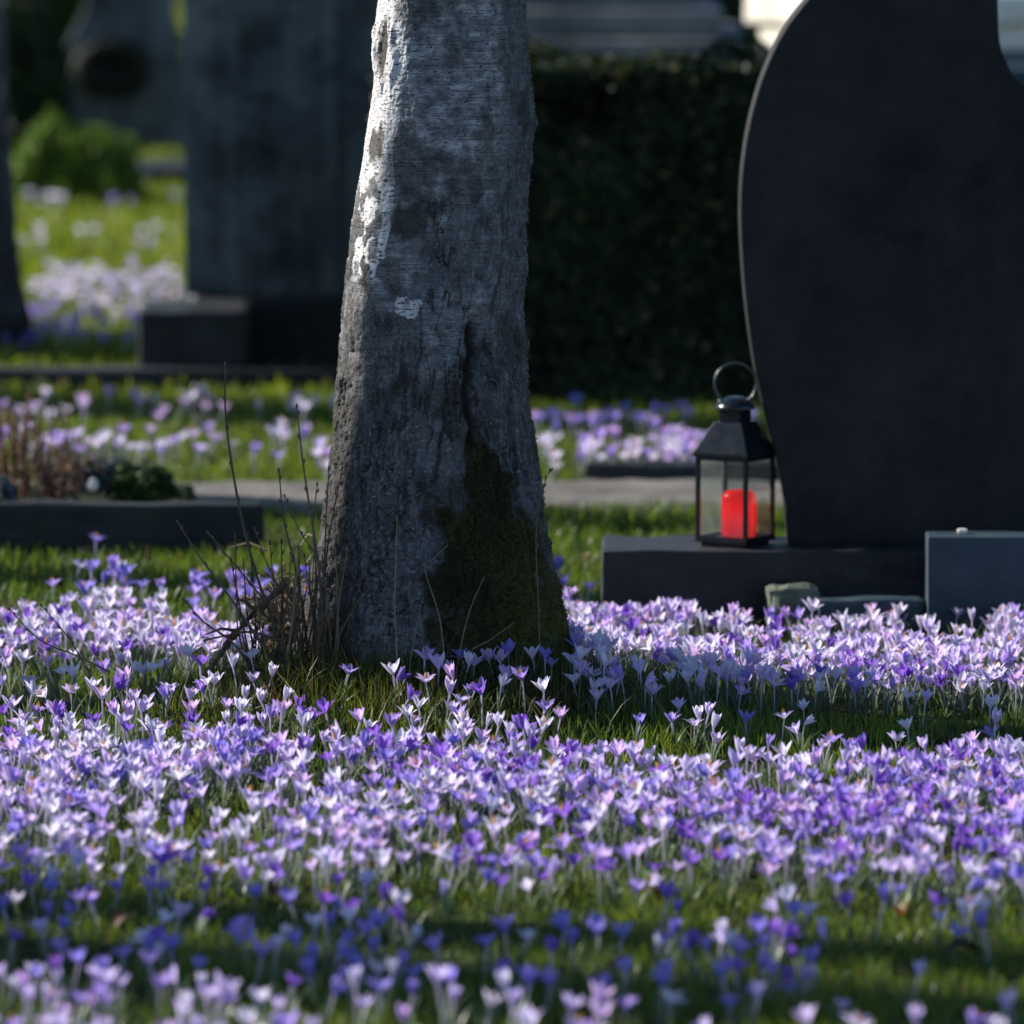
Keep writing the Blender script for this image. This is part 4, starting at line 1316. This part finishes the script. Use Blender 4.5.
b0, b1 = PD(144, 340, my - .12), PD(250, 340, my - .12)
prism_z('plinth', [(a0[0] - mxc + .02, -.06), (a2[0] - mxc + .12, -.06), (a2[0] - mxc + .12, .47), (a0[0] - mxc + .02, .47)], -.02, zp - .0005, M_kerb, mo)
bk = rough_block('stone_block', M_plinth, (b1[0] - b0[0], .3, zp + .02), None, seg=.06, amp=.004, bev=.012, seed=21)
bk.location = ((b0[0] + b1[0]) / 2, my - .24, -.02)
tag(bk, 'squat grey stone block at the left foot of the tall monument', 'stone block')
# far kerb, left
kb = rough_block('kerb', M_kerb, (1.9, .10, .065), None, seg=.08, amp=.003, bev=.01, seed=23)
kb.location = (PD(345, 380, 17.3)[0] - .95, 17.33, -.02)
tag(kb, 'long low black kerb in front of the tall monument, left of the birch', 'kerb')
m_ = MB()
# right kerb beyond path
k2 = rough_block('kerb', M_kerb, (1.2, .09, .052), None, seg=.03, amp=.005, bev=.010, seed=25)
k2.location = (PD(586, 480, 15.30)[0] + .6, 15.35, -.012)
tag(k2, 'short black kerb at the far side of the path, behind the lantern', 'kerb')

# ------------------------------------------------------------------ kerbed bed at left
by_ = 14.15
kx1 = PD(264, 520, by_)[0]; kz = PD(100, 505, by_)[2]
k3 = rough_block('kerb', M_kerb, (1.5, .055, kz + .03), None, seg=.025, amp=.005, bev=.010, seed=27, )
k3.location = (kx1 - .75, by_ + .03, -.03); k3.rotation_euler = (0, 0, math.radians(1.0))
tag(k3, 'thick black kerb of the planted grave bed left of the birch', 'kerb')
def bed_soil():
    xs = np.linspace(kx1 - 1.4, kx1 - .12, 60); ys = np.linspace(by_ + .055, 14.78, 30)
    X, Y = np.meshgrid(xs, ys)
    Z = kz - .03 + fbm(X * 12, Y * 12, 0, 3, 55) * .008
    Z[:, 0] = Z[:, -1] = -.02; Z[-1] = -.02
    V = np.stack([X, Y, Z], -1).reshape(-1, 3); W = 60
    i = np.arange(29)[:, None] * W + np.arange(59)[None]
    Q = np.stack([i, i + 1, i + W + 1, i + W], -1).reshape(-1, 4)
    tag(link('bed_soil', make_mesh('bed_soil', V, [Q], mats=(M_soil,))), 'dark soil of the grave bed behind the thick black kerb', 'soil', kind='structure')
bed_soil()
def PB(px, d): p_ = PD(px, 500, d); return (p_[0], d, kz - .012)
def heather(px, d, h, n, label, col):
    c = PB(px, d)
    e = empty('heather', c, label, 'heather', 'dry heathers in the kerbed bed')
    mb = MB(); m2 = MB()
    for k in range(n):
        a = rng.uniform(0, 2 * PI); r_ = rng.uniform(0, .05)
        p = np.array([math.cos(a) * r_, math.sin(a) * r_, 0]); q = p + [rng.normal(0, .02), rng.normal(0, .02), h * rng.uniform(.6, 1.1)]
        mb.tube([p, (p + q) / 2 + [rng.normal(0, .006), 0, 0], q], [.002, .0016, .001], 4, False, (.16, .08, .055))
        m = 26; t = rng.random(m)[:, None]
        Pp = p + (q - p) * (.3 + .7 * t) + rng.normal(0, .004, (m, 3))
        V, Q, C = leaf_cloud(Pp, rand_unit(m), .004, np.array(col) * rng.uniform(.6, 1.4, m)[:, None])
        m2.add(V, Q, (), C)
    mb.build('stem', M_twig, e); m2.build('foliage', M_foliage, e, False)
heather(8, 14.40, .17, 18, 'tall rusty dry heather in the bed, at the left edge', (.22, .12, .08))
heather(32, 14.42, .14, 16, 'rusty heather beside the tall one in the kerbed bed', (.24, .14, .10))
heather(56, 14.36, .09, 30, 'low pinkish brown heather in the bed next to the white egg stone', (.26, .17, .14))
heather(-30, 14.4, .14, 18, 'dry heather in the kerbed bed just beyond the left edge', (.22, .12, .08))
heather(74, 14.50, .07, 24, 'small brown heather behind the white egg stone', (.20, .13, .10))
def bed_shrub(name, px, d, rad, n, size, base, label, cat):
    c = PB(px, d); e = shrub(name, (c[0], c[1], 0), rad, n, size, base, label, cat); e.location.z = c[2]
bed_shrub('cushion_plant', 108, 14.52, (.055, .06, .062), 3500, .005, (.10, .13, .16), 'blue grey cushion plant in the kerbed bed', 'plant')
bed_shrub('dwarf_conifer', 144, 14.40, (.055, .07, .060), 4500, .006, (.030, .060, .012), 'low dark green dwarf conifer at the right end of the kerbed bed', 'shrub')
bed_shrub('cushion_plant', -4, 14.3, (.035, .05, .05), 2000, .005, (.10, .13, .16), 'small grey cushion plant at the left edge of the kerbed bed', 'plant')
import bmesh
def egg(px, py, d, r_, m, name, label, cat, zs=1.3):
    p = PD(px, py, d)
    bm = bmesh.new(); bmesh.ops.create_icosphere(bm, subdivisions=3, radius=r_)
    for v in bm.verts:
        v.co.z *= zs; v.co += v.normal * float(fbm(v.co.x * 40, v.co.y * 40, v.co.z * 40, 2, 3)) * r_ * .05
    me = bpy.data.meshes.new(name); bm.to_mesh(me); bm.free(); me.materials.append(m)
    for q_ in me.polygons: q_.use_smooth = True
    o = link(name, me); o.location = p; tag(o, label, cat); return o
egg(93, 485, 14.31, .0085, M_pale, 'egg_stone', 'small white egg shaped stone standing in the kerbed bed', 'stone', 1.45)
rd = empty('grave_light', tuple(PD(75, 507, 14.3)), 'small dark red grave light half hidden in the kerbed bed', 'grave light')
rd.location.z = kz - .038
m_ = MB(); m_.tube([(0, 0, 0), (0, 0, .03)], [.012, .011], 16, True); m_.build('cup', M_red, rd)
m_ = MB(); m_.tube([(0, 0, .0302), (0, 0, .036)], [.012, .008], 16, True); m_.build('lid', M_enamel, rd)

# ------------------------------------------------------------------ far background
c = PZ(78, 205)
shrub('box_bush', (c[0], c[1]), (.185, .16, .235), 14000, .011, (.12, .20, .025), 'rounded bright green bush on the far lawn at upper left', 'bush')
# shouldered gravestone behind the bush
fy = 25.6
fo = empty('gravestone', (PD(125, 150, fy)[0], fy, 0), 'grey shouldered gravestone with a dark wreath, behind the rounded bush', 'gravestone')
fx = fo.location.x
pts = [(48, 260), (30, 100), (62, 95), (66, 45), (84, 10), (96, -60), (150, -60), (170, 0), (182, 60), (192, 70), (240, 90), (240, 260)]
ptsw = [PD(a, b, fy) for a, b in pts]
ol = [(p[0] - fx, max(p[2], -.02)) for p in ptsw]
prism('stone', M_monument, ol[::-1], .2, fo, .01)
m_ = MB(); cw = PD(112, 68, fy - .02); 
m_.tube([(cw[0] - fx + .085 * math.cos(a), -.03, cw[2] + .055 * math.sin(a)) for a in np.linspace(0, 2 * PI, 30)], .034, 10, False, (.014, .016, .008))
Pp = np.array([(cw[0] - fx + .085 * math.cos(a), -.03, cw[2] + .055 * math.sin(a)) for a in rng.uniform(0, 2 * PI, 900)]) ; Un = rand_unit(900)
V, Q, C = leaf_cloud(Pp + Un * .036, Un, .014, np.array([.02, .024, .01]) * rng.uniform(.5, 1.6, 900)[:, None]); m_.add(V, Q, (), C)
m_.build('wreath', M_foliage, fo, False)
# orange pot/flower seen at the trunk's side
p = PD(24, 142, 25.3)
fl = empty('grave_vase', (p[0], p[1], p[2]), 'small orange pink flower pot beside the far gravestone', 'flower pot')
m_ = MB(); m_.tube([(0, 0, 0), (0, 0, .05), (0, 0, .07)], [.018, .026, .028], 16, True, (.30, .12, .08)); m_.build('pot', M_twig, fl)
U_ = rand_unit(400); U_[:, 2] = abs(U_[:, 2]); V, Q, C = leaf_cloud(U_ * .03 + [0, 0, .09], U_, .012, np.array([.55, .22, .14]) * rng.uniform(.6, 1.3, 400)[:, None])
m_ = MB(); m_.add(V, Q, (), C); m_.build('blossom', M_foliage, fl, False)
c = PD(38, 60, 29.5)
shrub('conifer', (c[0] - .1, 29.5), (.42, .4, 1.25), 22000, .02, (.05, .085, .014), 'tall green conifer behind the shouldered gravestone at upper left', 'conifer')
c = PD(14, 150, 24.9)
shrub('shade_shrub', (c[0], c[1]), (.19, .2, .60), 9000, .014, (.022, .04, .012), 'dark shrub added in place of shade between the edge trunk and the rounded bush', 'shrub')  # dark mass added where the far lawn lies in shade
c0, c1 = PD(118, 190, 23.9), PD(300, 190, 23.9)
gk = rough_block('darkening_kerb', M_kerb, (c1[0] - c0[0], .5, PD(150, 168, 23.9)[2] + .02), None, seg=.1, amp=.004, bev=.01, seed=61)  # block added to darken the strip beside the bush
gk.location = ((c0[0] + c1[0]) / 2, 24.1, -.02); tag(gk, 'dark stone edging added to darken the strip right of the rounded bush, beside the monument', 'kerb')
# low wall with steps above the hedge
wy_ = 21.0
wl = empty('stepped_tomb', (PD(602, 30, wy_)[0], wy_, 0), 'low grey stepped stone tomb behind the box hedge', 'tomb')
wz = [PD(640, yy, wy_)[2] for yy in (40, 12, -30)]
hw = .36
for k, (z0, z1) in enumerate(((-.02, wz[0]), (wz[0] + .0005, wz[1]), (wz[1] + .0005, wz[2]))):
    o = rough_block('step', M_grey, (hw * 2 - .12 * k, .9 - .14 * k, z1 - z0), wl, seg=.12, amp=.004, bev=.012, seed=31 + k); o.location = (0, .45 + .02 * k, z0)
wy2 = 19.9
pt = empty('marble_steps', (PD(800, 30, wy2)[0], wy2, 0), 'bright sunlit pale stone steps glimpsed between the hedge and curved gravestone', 'steps')
zt = [PD(790, yy, wy2)[2] for yy in (54, 26, -4)]
pt.rotation_euler = (0, 0, math.radians(-55))
pt.location.x = PD(790, 30, wy2)[0]
for k, (z0, z1) in enumerate(((-.02, zt[0] - .002), (zt[0], zt[1] - .002), (zt[1], zt[2]))):
    o = rough_block('step', M_pale if k else M_grey, (.40 - .07 * (k == 1), .6 - .03 * (k == 1), z1 - z0), pt, seg=.08, amp=.003, bev=.01, seed=41 + k); o.location = (.02, .30, z0)
# stones right of the curved gravestone
ry = 21.5
x = PD(1045, 50, ry)[0]
r1 = rough_block('grey_tomb', M_grey, (.7, .5, PD(1045, 5, ry)[2] + .02), None, seg=.1, amp=.004, bev=.015, seed=51); r1.location = (x + .18, ry + .25, -.02)
tag(r1, 'grey stone tomb seen past the right side of the curved gravestone', 'tomb')
r2 = rough_block('granite_slab', M_slate, (.6, .3, PD(1045, 68, 19.6)[2] + .02), None, seg=.1, amp=.002, bev=.01, seed=52); r2.location = (PD(1000, 80, 19.6)[0] + .3, 19.75, -.02)
tag(r2, 'blue grey granite slab just right of the curved gravestone', 'slab')
# evergreen screen far behind, closing the cemetery
for i, xx in enumerate((-6.5, -3.9, .2, 2.2, 4.4, 7.0)):
    e = shrub('yew', (xx, 33.0 + .5 * (i % 2)), (1.35, .9, 2.6 + .4 * (i % 3)), 26000, .035, (.02, .035, .012),
              ['dark yew far left beyond the lawn', 'dark yew left behind the conifer', 'dark yew in the middle distance behind the birch', 'dark yew behind the low stepped tomb',
               'dark yew behind the curved gravestone', 'dark yew far right beyond the graves'][i], 'yew', 'dark yews closing off the cemetery')
print('crocuses', len(specs), 'individual', len(ind), 'rest', len(rest))
